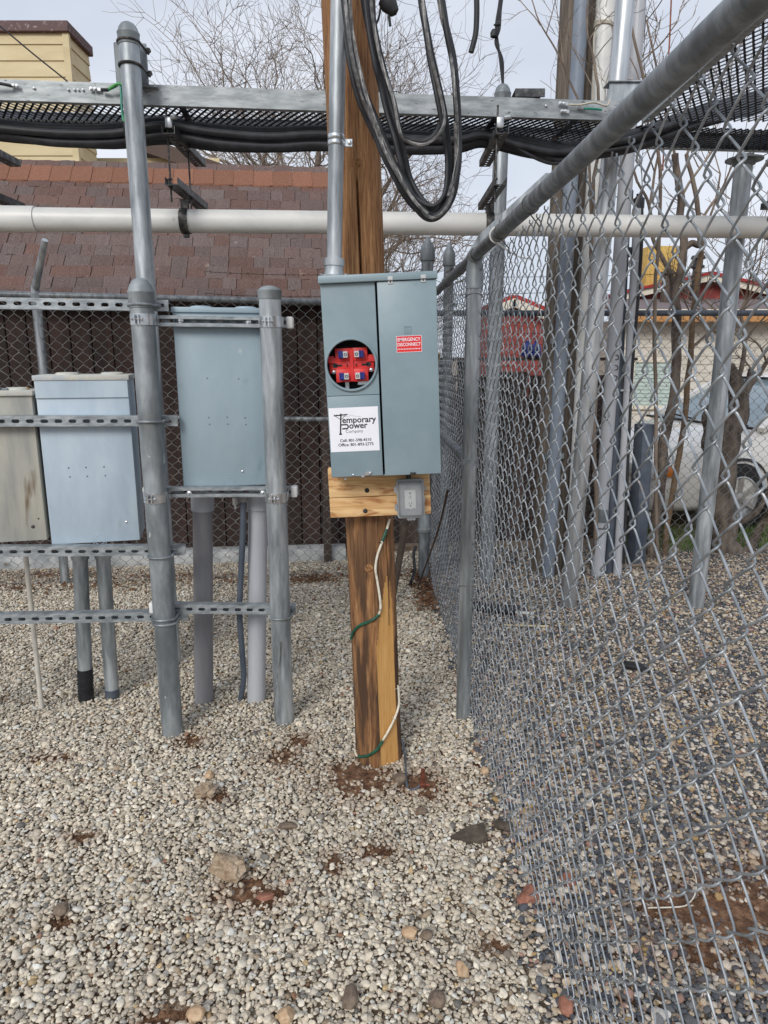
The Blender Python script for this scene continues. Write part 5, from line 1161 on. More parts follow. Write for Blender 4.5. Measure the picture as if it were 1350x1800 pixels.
# outlet in a weatherproof cover
oc = at(722, 880, 2.40); 
ow = thing('outlet_box', MBX @ Vector((*bp(722,880,-.06), -DEP)), 'grey see-through weatherproof outlet cover on the right end of the wooden board', 'outlet')
WO = -.052; ou0, ov0 = bp(700, 914, WO); ou1, ov1 = bp(745, 845, WO); ouc, ovc = (ou0+ou1)/2, (ov0+ov1)/2; owd, oh = ou1-ou0, ov1-ov0
m = mbm(); m.rbox((ouc, ovc, (WO-.04-DEP)/2-.0), (owd*.92, oh*.94, DEP+WO-.04+.0), .004, 2) if False else m.rbox((ouc, ovc, -DEP+.012), (owd*.96, oh*.96, .024), .004, 2)
m.obj('back_box', 'cover_gray', ow)
m = mbm(); m.rbox((ouc-.001, ovc-.004, -DEP+.0262), (owd*.42, oh*.50, .004), .002, 2); rec = m.obj('receptacle', 'white_plastic', ow)
m = mbm(); zq = -DEP+.0287
for sx in (-1,1): m.box((ouc-.001+sx*.0045, ovc-.0175, zq), (.0018,.0075,.0006))
m.lathe((ouc-.001, ovc-.0265, zq-.0004), [(.003,0),(.003,.0008)], 10, (0,0,1)); m.lathe((ouc-.001, ovc+.0185, zq-.0004), [(.003,0),(.003,.0008)], 10, (0,0,1)); m.obj('slot', 'ink', rec)
m = mbm(); m.rbox((ouc-.001, ovc+.004, zq), (.010,.012,.0016), .0005, 1); m.obj('test_button', 'cond_plate', rec)
m = mbm(); m.lathe((ouc, ovc-.042, -DEP+.024), [(.0035,0),(.0035,.002),(.001,.003)], 10, (0,0,1)); m.obj('screw', 'zinc', ow)
# transparent hood: rounded shell with frame
m = mbm()
fr = [(-.5,-.5),(.5,-.5),(.5,.5),(-.5,.5)]
def ring(w_, s_, r_): 
    P_ = []
    for cx_, cy_, q0 in ((.5,-.5,-90),(.5,.5,0),(-.5,.5,90),(-.5,-.5,180)):
        for k in range(5): q = R(q0+90*k/4); P_.append((ouc+cx_*(owd*s_-2*r_)+r_*math.cos(q), ovc+cy_*(oh*s_-2*r_)+r_*math.sin(q), w_))
    return P_
rg = [ring(-DEP+.025,1.0,.008), ring(-DEP+.034,1.0,.008), ring(-DEP+.038,.96,.008), ring(WO-.006,.86,.007), ring(WO,.78,.006)]; n_ = len(rg[0])
m.add([q for r_ in rg for q in r_], [(i*n_+k, i*n_+(k+1) % n_, (i+1)*n_+(k+1) % n_, (i+1)*n_+k) for i in range(len(rg)-1) for k in range(n_)]+[tuple((len(rg)-1)*n_+k for k in range(n_))])
m.obj('clear_hood', 'clear_cover', ow, smooth=25)
m = mbm(); r0, r1 = ring(-DEP+.036,1.03,.009), ring(-DEP+.0385,.90,.007)
m.add(r0+r1, [(k, (k+1) % n_, n_+(k+1) % n_, n_+k) for k in range(n_)])
r0, r1 = ring(-DEP+.024,1.03,.009), ring(-DEP+.036,1.03,.009); m.add(r0+r1, [(k, (k+1) % n_, n_+(k+1) % n_, n_+k) for k in range(n_)]); m.obj('hood_frame', 'cover_gray', ow, smooth=25)
for v_ in (.26,-.22):
    m = mbm(); m.rbox((ou0-.005, ovc+oh*v_, -DEP+.03), (.010,.020,.018), .002, 1); m.lathe((ou0-.004, ovc+oh*v_-.012, -DEP+.034), [(.005,0),(.005,.024)], 10, (0,1,0)); m.obj('hinge', 'cover_gray', ow)
m = mbm(); m.torus((ou1+.005, ovc+oh*.26, -DEP+.03), (0,0,1), .005, .0022, 14, 6); m.rbox((ou1+.001, ovc-.005, -DEP+.03), (.005,.018,.012), .001, 1); m.obj('hasp', 'cover_gray', ow)
m = mbm(); m.rbox((ouc, ov0-.004, -DEP+.028), (.032,.011,.018), .002, 1)
for k in (-1,0,1): m.rbox((ouc+k*.0095, ov0-.0085, -DEP+.029), (.006,.005,.0205), .001, 1)
m.obj('cord_exit', 'cover_gray', ow)
m = mbm(); m.tube([(ouc-.004, ov1+.000, -DEP+.02), (ouc-.006, ov1+.020, -DEP+.02), (ouc-.006, ov1+.032, -DEP+.022)], .009, 12); m.obj('conduit_nipple', 'dark_steel', ow)

# white ground wire with green tape winding down the pole
wp = [(685,912),(680,930),(674,946),(669,960),(663,978),(660,1000),(663,1020),(667,1045),(669,1068),(664,1082),(650,1092),(635,1098),(623,1108),(617,1122)]
P_ = spline([on_pole(a, b, .0055) for a, b in wp], 5)
gw = thing('ground_wire', P_[-1], 'white ground wire with green tape curling down the front of the wooden pole', 'wire')
MB().tube(P_, .0046, 8).obj('wire', 'wire_white', gw)
def seg(P, z1, z0): return [q for q in P if z0 <= q.z <= z1]
za, zb = on_pole(677,934).z, on_pole(670,952).z; MB().tube(seg(P_, za+.01, zb), .0062, 8).obj('tape', 'tape_green', gw)
MB().tube(P_[-22:], .0058, 8).obj('tape', 'tape_green', gw)
m = MB()
for px, py in ((668,953),(667,1071)): q = on_pole(px, py, .004); m.torus(q, (.15,0,1), .0075, .0013, 14, 5)
m.obj('staple', 'dark_steel', gw)
wp2 = [(700,1205),(703,1222),(702,1240),(694,1262),(682,1286),(675,1298),(664,1316),(650,1327),(636,1330),(627,1328),(624,1318)]
P2 = spline([on_pole(min(a,701), b, .0055) for a, b in wp2], 5)
gw2 = thing('ground_wire', P2[-1], 'lower white ground wire with green tape wrapped round the pole foot', 'wire')
MB().tube(P2, .0046, 8).obj('wire', 'wire_white', gw2); MB().tube(P2[26:44], .006, 8).obj('tape', 'tape_green', gw2)
m = MB(); m.tube([on_pole(694,1213,.001), on_pole(694,1211,.004), on_pole(700,1211,.006)], .0012, 5); m.torus(on_pole(693,1262,.004), (.3,0,1), .0075, .0012, 14, 5); m.obj('staple', 'wire_white', gw2)
# earth rod beside the pole
er = gd(744, 1388); t = thing('ground_rod', er, 'short rusty copper ground rod in the gravel right of the pole foot', 'ground rod')
m = MB(); pipe(m, (er.x,er.y,-.05), (er.x-.002,er.y,.085), .008, 14); m.obj('rod', 'copper', t)
m = MB(); m.rbox((er.x-.002,er.y,.022), (.022,.020,.018), .004, 2); pipe(m, (er.x+.008,er.y,.022), (er.x+.024,er.y-.004,.022), .004, 8); m.obj('clamp', 'copper', t)
q0 = gd(735, 1390); wire('ground_wire', [on_pole(706,1300,.006), on_pole(709,1325,.012)+Vector((.006,0,0)), gd(713,1362)+UP*.03, gd(716,1385)+UP*.004, gd(727,1391)+UP*.008, Vector((er.x-.006,er.y,.022))], .0045, 'slate_paint', 'dark slate wire from the pole foot to the copper ground rod', 'wire')
# ================================================================== service drop loops
def strandcable(pts, r, bare=False, seed=0):
    """cable of twisted strands (bare) or smooth black jacket"""
    P = spline(pts, 10)
    if not bare: return MB().tube(P, r, 10)
    m = MB(); n = len(P)
    for s in range(6):
        Q = []; L_ = 0
        for i in range(n):
            t = (P[min(n-1,i+1)]-P[max(0,i-1)]).normalized(); x = t.cross(Vector((0,1,0))).normalized(); y = t.cross(x)
            if i: L_ += (P[i]-P[i-1]).length
            a = 2*math.pi*s/6+L_*32; Q.append(P[i]+x*(math.cos(a)*r*.66)+y*(math.sin(a)*r*.66))
        m.tube(Q, r*.40, 5)
    return m
LP = [
 ([(606,-60),(612,30),(622,95),(640,160),(664,215),(690,280),(716,330),(740,366),(762,380),(784,362),(800,320),(806,270),(803,200),(797,120),(785,55),(768,-40)], 2.30, .0092, False, 'black service cable forming the outermost hanging loop right of the pole'),
 ([(600,-60),(606,20),(616,90),(632,150),(652,205),(668,260),(690,305),(712,345),(738,372),(766,374),(784,345),(790,290),(786,230),(778,180),(762,110),(745,30),(738,-50)], 2.33, .0085, False, 'black service cable forming the inner hanging loop beside the pole'),
 ([(603,-50),(610,30),(620,105),(636,165),(660,225),(680,272),(705,318),(730,356),(756,382),(780,372),(796,335),(802,280),(800,215)], 2.283, .0062, True, 'bare twisted aluminium neutral following the outer hanging loop'),
 ([(640,-60),(648,20),(660,85),(674,140),(688,190),(700,230),(712,275),(722,315),(744,352),(768,366),(786,332),(788,270),(782,220),(770,160),(758,90),(742,0),(738,-40)], 2.36, .0085, False, 'black service cable dropping in front of the pole edge into the loop'),
 ([(630,-60),(640,10),(652,70),(662,110),(676,165),(692,215),(706,258),(708,300),(722,330),(748,372),(772,372),(790,330),(796,270)], 2.38, .0085, False, 'black service cable hugging the right edge of the wooden pole'),
 ([(650,-60),(654,20),(668,100),(690,170),(704,235),(720,250),(745,254),(768,240),(781,215),(777,180),(765,130),(752,70),(738,-40)], 2.283, .0060, True, 'bare twisted aluminium wire in the small upper loop'),
 ([(652,-60),(656,30),(672,110),(692,180),(706,238),(722,246),(746,248),(766,235),(777,205),(770,160),(756,90),(742,20),(736,-40)], 2.345, .0085, False, 'black service cable in the small upper loop'),
 ([(598,-60),(604,40),(614,110),(630,175),(655,232),(684,290),(712,338),(742,374),(768,382),(792,352),(806,300),(808,240),(805,170),(798,100),(782,30),(770,-40)], 2.37, .0075, False, 'slim black cable along the outer edge of the hanging loop'),
 ([(636,-60),(646,40),(658,110),(668,150),(680,200),(694,246),(704,290),(714,322),(734,350),(762,362),(782,338),(786,280),(779,230),(768,170),(756,110),(744,30)], 2.31, .0072, False, 'slim black cable crossing the middle of the hanging loop'),
 ([(644,-60),(650,30),(664,105),(682,175),(696,240),(712,300),(730,345),(756,368),(778,350),(788,300),(784,240),(772,180),(757,100),(741,10)], 2.39, .0070, False, 'slim black cable at the back of the hanging loop'),
 ([(608,-60),(616,50),(628,115),(644,180),(668,250),(692,306),(720,352),(748,384),(774,380),(798,344),(807,280),(806,210),(800,130),(788,60),(774,-30)], 2.32, .0070, False, 'slim black cable at the lowest hang of the loop'),
 ([(764,-60),(774,20),(788,75),(796,125),(802,190),(804,250),(800,300),(788,345)], 2.283, .0058, True, 'bare twisted aluminium wire on the right side of the hanging loop'),
 ([(612,-60),(618,40),(630,110),(648,180),(672,245),(698,300),(726,350),(752,376)], 2.283, .0062, True, 'bare twisted aluminium wire on the left side of the hanging loop'),
]
for i, (pp, Y, r, bare, lab) in enumerate(LP):
    m = strandcable([at(a, b, Y+.012*math.sin(k*1.7+i)) for k, (a, b) in enumerate(pp)], r*(1.0 if not bare else .85), bare)
    tag(m.obj('service_cable', 'alu' if bare else 'black_rubber', None, at(*pp[len(pp)//2], Y), 60), lab, 'cable')
m = MB(); q = at(690, 12, 2.55); m.lathe(q+Vector((-.03,0,.03)), [(.012,0),(.026,.008),(.028,.03),(.022,.045),(.016,.06),(.004,.066)], 14, (.62,0,-.78)); t = thing('insulator', q, 'black clevis insulator hanging at the top edge right of the pole', 'insulator')
m.obj('body', 'black_rubber', t)
m = MB(); m.tube(spline([at(676,-60,2.55), at(668,20,2.55), at(660,45,2.56), at(655,60,2.58)]), .004, 6); m.tube(spline([at(682,-40,2.55), at(684,0,2.55), at(683,20,2.55), at(686,46,2.55)]), .005, 6); m.obj('tail', 'black_rubber', t)
wire('cable_end', [at(836,-60,3.0), at(838,0,3.0), at(838,30,3.0), at(836,60,3.0), at(828,92,3.0)], .011, 'black_rubber', 'cut black cable end dangling at the top right of the loops', 'cable')
m = MB()
for k in range(3): m.tube(spline([at(885+k*3,-50,4.85), at(880+k*2-3,10,4.85), at(872+k*3,45+k*3,4.85), at(872-k*2+3,75,4.85), at(879+k*2,105,4.85), at(884,150,4.85)]), .008, 6)
m.lathe(at(868,68,4.84), [(.002,0),(.022,.01),(.024,.03),(.014,.05),(.002,.055)], 10); m.tube([at(868,44,4.84), at(880,42,4.84)], .006, 6)
tag(m.obj('wire_bundle', 'black_rubber', None, at(884,150,4.85)), 'black twisted wire bundle dropping onto the capped pole behind the tray', 'wire')
wire('telephone_wire', [at(-30,25,9), at(0,46,9), at(60,96,9), at(116,141,9), at(170,186,9)], .009, 'black_rubber', 'thin dark overhead wire crossing the tan chimney', 'wire', 5)

# leaning handle and thin cable behind the pole
a, b = at(690, 1050, 4.20), at(822, 620, 4.05); a = gd(688, 1062)
t = thing('wooden_stave', a, 'long dark wooden stave leaning against the side fence behind the pole', 'stave')
b = fp(4.1, at(820,622,4.1).z, -.035); m = MB(); m.tube([a.lerp(b, i/6) for i in range(7)], [.022]*7, 14); m.obj('shaft', 'handle_wood', t)
m = MB(); d = (b-a).normalized(); m.rbox(b-d*.05, (.12,.05,.035), .008, 2, (d, d.cross(UP).normalized(), d.cross(UP).normalized().cross(d)*-1)); m.obj('pale_end', 'handle_pale', t)
wire('guy_wire', [fp(3.25,.98,-.05), fp(3.6,.72,-.05), fp(4.1,.40,-.06), fp(4.6,.06,-.08), fp(4.66,.0,-.08)], .006, 'wire_rust', 'thin rusty cable slanting down along the side fence to the corner', 'wire')
q = gd(737, 1003); m = MB(); zc_ = at(738,940,4.85).z; m.lathe((c1.x,c1.y,zc_), [(.046,0),(.052,.01),(.052,.03),(.046,.035),(.045,.12),(.03,.17)], 20, (0,0,1)); tag(m.obj('pipe_collar', 'galv_dull', None, (c1.x,c1.y,zc_)), 'stepped collar around the corner post low behind the outlet', 'collar')
wire('ground_wire', [at(731,960,4.80), at(727,975,4.78), at(729,1000,4.74), at(724,1020,4.66), gd(720,1030)+UP*.01], .011, 'black_rubber', 'short black wire tail at the foot of the corner post', 'wire')

# ================================================================== poles and pipes behind the side fence
def upright(name, px0, py0, pxb, Y, r, mt, label, cat, n=24, top=None, kids=None):
    b = at(pxb, 990, Y); b = Vector((b.x, Y, -.1)); tpt = at(px0, py0, Y); t = thing(name, (b.x,Y,0), label, cat)
    m = MB(); m.tube([b.lerp(tpt, i/10) for i in range(11)], r, n); m.obj('pipe' if cat != 'utility pole' else 'shaft', mt, t); return t, b, tpt
t, b, tt = upright('utility_pole', 1021, -60, 962, 5.12, .118, 'old_pole_wood', 'grey-brown old wooden utility pole behind the pipes', 'utility pole', 40)
t, b, tt = upright('cable_guard', 1026, -60, 964, 4.96, .046, 'guard_gray', 'flat grey cable guard running up the front of the utility pole', 'cable guard')
m = MB(); 
for z in (.9,1.7,2.5): q = b.lerp(tt, (z+.1)/(tt.z+.1)); m.rbox(q+Vector((0,.03,0)), (.14,.03,.04), .004, 1)
m.obj('bracket', 'galv_dull', t)
t, b, tt = upright('pipe', 1069, -60, 1008, 4.95, .060, 'pvc_white', 'tall white plastic pipe with rope tied near its top', 'pipe')
m = MB()
for k in range(4): q = b.lerp(tt, (at(1060,42+k*3,4.95).z+.1)/(tt.z+.1)); m.torus(q, (.15,.1*(k-1.5),1), .0645, .007, 24, 6)
m.tube(spline([at(1048,48,4.88), at(1044,70,4.88), at(1044,110,4.88), at(1042,178,4.88)]), .006, 6); m.obj('rope', 'rope', t)
t, b, tt = upright('pipe', 1127, -60, 1051, 5.0, .047, 'pvc_light', 'light grey pipe with coupling between the shiny pole and dark pipe', 'pipe')
m = MB(); q = b.lerp(tt, (at(1056,905,5.0).z+.1)/(tt.z+.1)); m.lathe(q-UP*.05, [(.051,0),(.051,.10)], 22, tt-b); m.lathe(q-UP*.10, [(.050,0),(.050,.012)], 22, tt-b); m.obj('coupling', 'galv_dull', t)
m = MB()
for z in np.arange(1.45,1.62,.07): m.torus((b.lerp(tt,(z+.1)/(tt.z+.1))+Vector((.01,-.046,0))), (0,1,0), .016, .003, 14, 5, R(-120), R(120), (1,0,0))
m.obj('number_digit', 'ink', t)
t, b, tt = upright('pipe', 1101, 345, 1072, 5.05, .034, 'slate_paint', 'dark slate pipe ending below the white overhead conduit', 'pipe')
m = MB(); m.lathe(tt-UP*.02, [(.04,0),(.044,.01),(.044,.05),(.03,.07),(.03,.09)], 18); m.rbox(tt+Vector((.02,-.03,-.36)), (.10,.06,.06), .006, 2); m.obj('fitting', 'dark_metal', t)
t, b, tt = upright('pipe', 1123, 358, 1087, 5.0, .031, 'pvc_light', 'pale grey pipe with banded straps and black cap, beside a black cable', 'pipe')
m = MB(); m.lathe(tt-UP*.03, [(.036,0),(.036,.06),(.02,.075),(.02,.09)], 18); m.obj('cap', 'dark_metal', t)
m = MB()
for py in (462,566,688): m.lathe(b.lerp(tt, (at(1110,py,5.0).z+.1)/(tt.z+.1)), [(.0335,0),(.0335,.014)], 18); m.rbox(b.lerp(tt, (at(1110,py,5.0).z+.1)/(tt.z+.1))+Vector((-.04,0,.007)), (.03,.014,.014), .002, 1)
m.obj('strap', 'galv_bright', t)
wire('power_cable', [at(1128,352,4.98), at(1128,420,4.97), at(1122,520,4.97), at(1112,640,4.97), at(1106,760,4.97), at(1096,990,4.97)], .011, 'black_rubber', 'black cable running down beside the pale grey pipe', 'cable')
t, b, tt = upright('pipe', 1034, 700, 1017, 4.9, .013, 'pvc_cream', 'thin cream pipe stub beside the shiny pole foot', 'pipe')
b = gd(1117, 992); tpt = at(1133, 745, b.y); t = thing('square_post', (b.x,b.y,0), 'dark slate square steel post in front of the white car', 'post')
m = MB(); d = (tpt-b).normalized(); x_ = Vector((.94,.34,0)); y_ = d.cross(x_).normalized(); m.rbox((b+tpt)/2-d*.04, (.105,.105,(tpt-b).length+.08), .006, 2, (x_, y_, d)); m.obj('tube', 'slate_paint', t)
m = MB(); q = gd(1127, 992); m.rbox((q.x+.02,q.y,.03), (.03,.03,.10), .003, 1); m.obj('foot_bracket', 'bark_tan', t)

# ================================================================== bare trees
class Tree:
    def __init__(s, mb, seed): s.mb = mb; s.rd = random.Random(seed)
    def grow(s, p, d, L_, r, lev, maxlev, up=.1, curl=.25, split=(2,3), taper=.62, rmin=.004, n=None):
        rd = s.rd; k = 5 if lev < maxlev else 4; pts = [p]; rs = [r]
        for i in range(k):
            d = (d+Vector((rd.gauss(0,curl), rd.gauss(0,curl), rd.gauss(0,curl)+up))*.5).normalized(); p = p+d*(L_/k); pts.append(p); rs.append(max(rmin*.6, r*(1-(1-taper)*(i+1)/k)))
            if lev < maxlev and i >= 1 and rd.random() < .68:
                a = Vector((rd.gauss(0,1), rd.gauss(0,1), rd.gauss(0,.5))).normalized()
                s.grow(p, (d*.75+a*.8).normalized(), L_*rd.uniform(.5,.8), max(rmin, rs[-1]*.6), lev+1, maxlev, up, curl*1.12, split, taper, rmin)
        s.mb.tube(pts, rs, 7 if r > .03 else 5 if r > .012 else 3, cap=False)
        if lev < maxlev:
            for _ in range(rd.randint(*split)):
                a = Vector((rd.gauss(0,1), rd.gauss(0,1), rd.gauss(0,.6))).normalized()
                s.grow(p, (d+a*.6).normalized(), L_*rd.uniform(.6,.85), max(rmin, rs[-1]*.75), lev+1, maxlev, up, curl*1.12, split, taper, rmin)
bt = at(560, 300, 14); t = thing('bare_tree', (bt.x, 14.5, 0), 'large leafless tree with curling branches behind the shed roof', 'tree')
m = MB(); m.tube(spline([(bt.x+.15,14.5,-.2), (bt.x+.1,14.5,1.5), (bt.x+.05,14.5,2.8)]), [.24]*8+[.23]*8+[.2], 12); m.obj('trunk', 'bark', t)
m = MB(); T = Tree(m, 5)
for dx, dz, L_, r in ((-.30,.95,1.8,.10),(-.16,1,2.3,.11),(-.04,1,2.4,.11),(.12,1,2.3,.10),(.30,.95,1.9,.09),(-.40,.7,1.3,.07),(.50,.6,1.2,.06)):
    T.grow(Vector((bt.x+.05+dx*.15,14.5,2.5)), Vector((dx, T.rd.uniform(-.3,.3), dz)).normalized(), L_, r*.8, 0, 4, .10, .36, (2,3), .58, .0042)
m.obj('branches', 'twig', t)
bt2 = at(715, 440, 11); t = thing('bare_shrub', (bt2.x, 11.5, 0), 'twiggy leafless shrub right of the wooden pole below the conduit', 'shrub')
m = MB(); m.tube([(bt2.x,11.5,-.1),(bt2.x,11.5,1.2)], [.06,.05], 8); m.obj('trunk', 'bark', t)
m = MB(); T = Tree(m, 9)
for k in range(6): T.grow(Vector((bt2.x,11.5,1.1)), Vector((T.rd.uniform(-.6,.6), T.rd.uniform(-.3,.3), 1)).normalized(), 1.2, .028, 0, 3, .12, .28, (2,3), .6, .005)
m.obj('branches', 'twig', t)
def limb(m, pts, r0, r1, n=9, k=6, wob=.0):
    P = spline(pts, k); N_ = len(P); m.tube([q+Vector((mnoise.noise(q*6)*wob, 0, mnoise.noise(q*6+Vector((5,0,0)))*wob)) for q in P], [r0+(r1-r0)*i/(N_-1) for i in range(N_)], n)
b = gd(1280, 985); t = thing('gnarled_tree', (b.x, b.y+.25, 0), 'thick gnarled tree trunk growing through the far fence by the white car', 'tree')
yb = b.y+.25; m = MB()
limb(m, [at(1290,1010,yb), at(1275,960,yb), at(1268,890,yb), at(1270,820,yb), at(1285,760,yb), at(1300,715,yb), at(1296,670,yb)], .115, .07, 14, 6, .05)
limb(m, [at(1299,690,yb), at(1292,660,yb), at(1286,640,yb)], .072, .02, 12, 5, .04); limb(m, [at(1299,700,yb), at(1312,675,yb), at(1318,650,yb)], .06, .015, 10, 5, .03)
limb(m, [at(1268,830,yb), at(1250,780,yb), at(1247,735,yb), at(1258,690,yb), at(1268,640,yb)], .08, .022, 12, 6, .04)
limb(m, [at(1290,1000,yb), at(1320,960,yb), at(1340,920,yb)], .06, .02, 8); limb(m, [at(1275,930,yb), at(1330,900,yb-.1), at(1360,840,yb-.1)], .03, .015, 7)
m.obj('trunk', 'bark', t)
m = MB(); T = Tree(m, 21)
for px, py, dx in ((1296,672,.2),(1268,642,-.2),(1300,700,.6),(1268,650,.1)): T.grow(at(px,py,yb), Vector((dx,0,1)).normalized(), .55, .022, 0, 3, .15, .2, (1,2), .6, .003)
m.obj('branches', 'twig', t)
yb = 5.45
t = thing('slender_tree', gd(1143, 990), 'slender dark bare tree stem twisting up between the pipes and the house', 'tree')
m = MB(); limb(m, [at(1140,1000,yb), at(1150,930,yb), at(1160,850,yb), at(1172,760,yb), at(1184,690,yb), at(1190,600,yb), at(1186,520,yb), at(1194,470,yb), at(1200,430,yb), at(1196,350,yb), at(1186,270,yb)], .045, .024, 10, 6, .025)
limb(m, [at(1196,440,yb), at(1215,425,yb), at(1232,428,yb), at(1228,395,yb), at(1220,330,yb), at(1206,270,yb)], .026, .014, 9, 6, .02)
limb(m, [at(1190,520,yb), at(1172,470,yb), at(1150,420,yb), at(1142,360,yb), at(1120,320,yb)], .02, .009, 8, 6, .02); m.obj('trunk', 'bark', t)
m = MB(); T = Tree(m, 33)
for px, py, dx, L_ in ((1186,275,-.2,.9),(1206,275,.3,.9),(1120,322,-.4,.6),(1142,360,.3,.6),(1228,395,.6,.7),(1196,350,.5,.6),(1150,420,-.5,.5)): T.grow(at(px,py,yb), Vector((dx,.1,1)).normalized(), L_, .012, 0, 3, .18, .16, (1,2), .6, .003)
m.obj('branches', 'twig', t)
t = thing('slender_tree', gd(1195, 975), 'pale tan bare stem leaning right of the slender dark tree', 'tree')
m = MB(); limb(m, [at(1165,990,yb+.1), at(1180,880,yb+.1), at(1200,760,yb+.1), at(1212,650,yb+.1), at(1218,560,yb+.1), at(1228,480,yb+.1), at(1236,430,yb+.1)], .024, .02, 9, 6, .012); m.obj('trunk', 'bark_tan', t)
m = MB(); limb(m, [at(1212,615,yb+.1), at(1240,590,yb+.1), at(1275,560,yb+.1), at(1300,530,yb+.1)], .012, .005, 6); T = Tree(m, 41); T.grow(at(1236,432,yb+.1), Vector((.1,0,1)), .5, .012, 0, 2, .15, .2, (1,2), .6, .003); m.obj('branches', 'twig', t)
t = thing('sapling', gd(1040, 1000), 'thin leafless sapling whose twigs rise beside the utility pole', 'tree')
m = MB(); limb(m, [Vector((gd(1040,1000).x,5.0,-.05)), at(1046,700,4.9), at(1040,400,4.7), at(1050,180,4.5), at(1036,70,4.5), at(1030,-30,4.5)], .016, .004, 6, 6, .03)
limb(m, [at(1042,440,4.7), at(1030,250,4.6), at(1005,140,4.55), at(960,60,4.5), at(928,-10,4.5)], .009, .003, 5, 6, .02)
T = Tree(m, 55)
for px, py, dx in ((1036,70,.4),(1040,150,-.4),(990,110,-.2),(960,60,.2),(950,45,-.6),(1046,230,.5),(1040,110,.5)): T.grow(at(px,py,4.5), Vector((dx,0,.8)).normalized(), .28, .004, 0, 2, .08, .2, (1,2), .6, .0014)
m.obj('branches', 'twig', t)
t = thing('sapling', gd(1150, 985), 'bare thin branches behind the fence rail near the shiny pole top', 'tree')
m = MB(); limb(m, [Vector((gd(1150,985).x,5.3,-.05)), at(1150,600,5.2), at(1160,300,5.0), at(1140,180,4.9), at(1112,40,4.8), at(1100,-20,4.8)], .015, .006, 6, 6, .03)
T = Tree(m, 61)
for px, py, dx in ((1140,180,-.4),(1126,110,.6),(1160,300,.5)): T.grow(at(px,py,4.9), Vector((dx,0,.8)).normalized(), .34, .006, 0, 2, .08, .2, (1,2), .6, .002)
m.obj('branches', 'twig', t)
wire('wire', [at(1184,-80,4.6), at(1180,0,4.6), at(1177,70,4.6), at(1172,150,4.6), at(1165,300,4.6)], .0045, 'copper', 'reddish wire standing above the fence rail at upper right', 'wire')

# ================================================================== white car beyond the far fence
cf = Vector((-math.cos(R(17)), -math.sin(R(17)), 0)); cl = Vector((cf.y, -cf.x, 0))*-1; cl = Vector((-cf.y, cf.x, 0)); cl = cl if cl.y < 0 else -cl   # forward and near side
nc = gd(1216, 965); nc = Vector((2.34, 6.05, 0))            # near front corner on the ground
def cp(s, w, z): return nc-cf*s-cl*(w+.0)+UP*z            # s metres back from the nose, w metres across from the near side
car = thing('parked_car', cp(2.2,.85,0), 'off-white car parked nose left behind the far chain link fence', 'car')
Wd = 1.72
st_ = [(0.0,.14,.30,.56,.62),(.12,.05,.24,.58,.70),(.45,.0,.22,.62,.80),(.95,.0,.22,.66,.88),(1.35,.0,.22,.68,.92),(1.9,.0,.22,.70,.94),(2.8,.0,.22,.72,.97),(3.5,.0,.24,.74,1.0),(4.1,.03,.28,.72,1.0),(4.35,.10,.34,.70,.92)]
vs = []; 
for s, inn, zb_, zm, zt in st_:
    half = [(inn+.06, zb_), (inn+.01, zb_+.06), (inn, zm*.85), (inn+.01, zm), (inn+.06, zt-.04), (inn+.14, zt), (Wd*.35, zt+.035)]
    for w_, z_ in half: vs.append(cp(s+(.10*(1-(abs(w_-Wd/2)/(Wd/2))**2)*-1 if s < .2 else 0), w_, z_))
    for w_, z_ in reversed(half): vs.append(cp(s, Wd-w_, z_))
n_ = 14; fs = [(i*n_+k, i*n_+(k+1) % n_, (i+1)*n_+(k+1) % n_, (i+1)*n_+k) for i in range(len(st_)-1) for k in range(n_)]+[tuple(range(n_-1,-1,-1)), tuple((len(st_)-1)*n_+k for k in range(n_))]
m = MB(); m.add(vs, fs); bd = m.obj('body', 'car_paint', car, smooth=60)
gh = [(1.25,.16,.93),(2.0,.28,1.36),(2.5,.30,1.43),(3.1,.30,1.41),(3.9,.20,1.0)]
vs = []
for s, inn, z_ in gh: vs += [cp(s,.09,.93), cp(s,inn,z_), cp(s,Wd-inn,z_), cp(s,Wd-.09,.93)]
m = MB(); m.add(vs, [(i*4+k, i*4+k+1, (i+1)*4+k+1, (i+1)*4+k) for i in range(4) for k in range(3)]); m.obj('glass', 'car_glass', car, smooth=30)
m = MB()
for i, (w0, z0_) in enumerate(((0,0),)):
    for sgn in (0,1):
        f = lambda w_: w_ if not sgn else Wd-w_
        m.bar(cp(1.22,f(.08),.93), cp(2.02,f(.27),1.38), .07, .05); m.bar(cp(2.0,f(.27),1.38), cp(3.1,f(.29),1.42), .06, .05); m.bar(cp(3.1,f(.29),1.42), cp(3.95,f(.14),1.0), .10, .06); m.bar(cp(2.62,f(.09),.95), cp(2.62,f(.30),1.42), .07, .04)
m.add([cp(1.98,.27,1.385), cp(1.98,Wd-.27,1.385), cp(2.5,Wd-.29,1.455), cp(2.5,.29,1.455), cp(3.12,Wd-.29,1.435), cp(3.12,.29,1.435)], [(0,1,2,3),(3,2,4,5)]); m.obj('roof', 'car_paint', car)
m = MB(); m.bar(cp(1.16,.10,.945), cp(1.16,Wd-.10,.945), .05, .02); m.bar(cp(1.18,.2,.96), cp(1.30,.9,.99), .02, .015); m.bar(cp(1.18,.9,.965), cp(1.30,1.5,.99), .02, .015); m.obj('wiper', 'car_black', car)
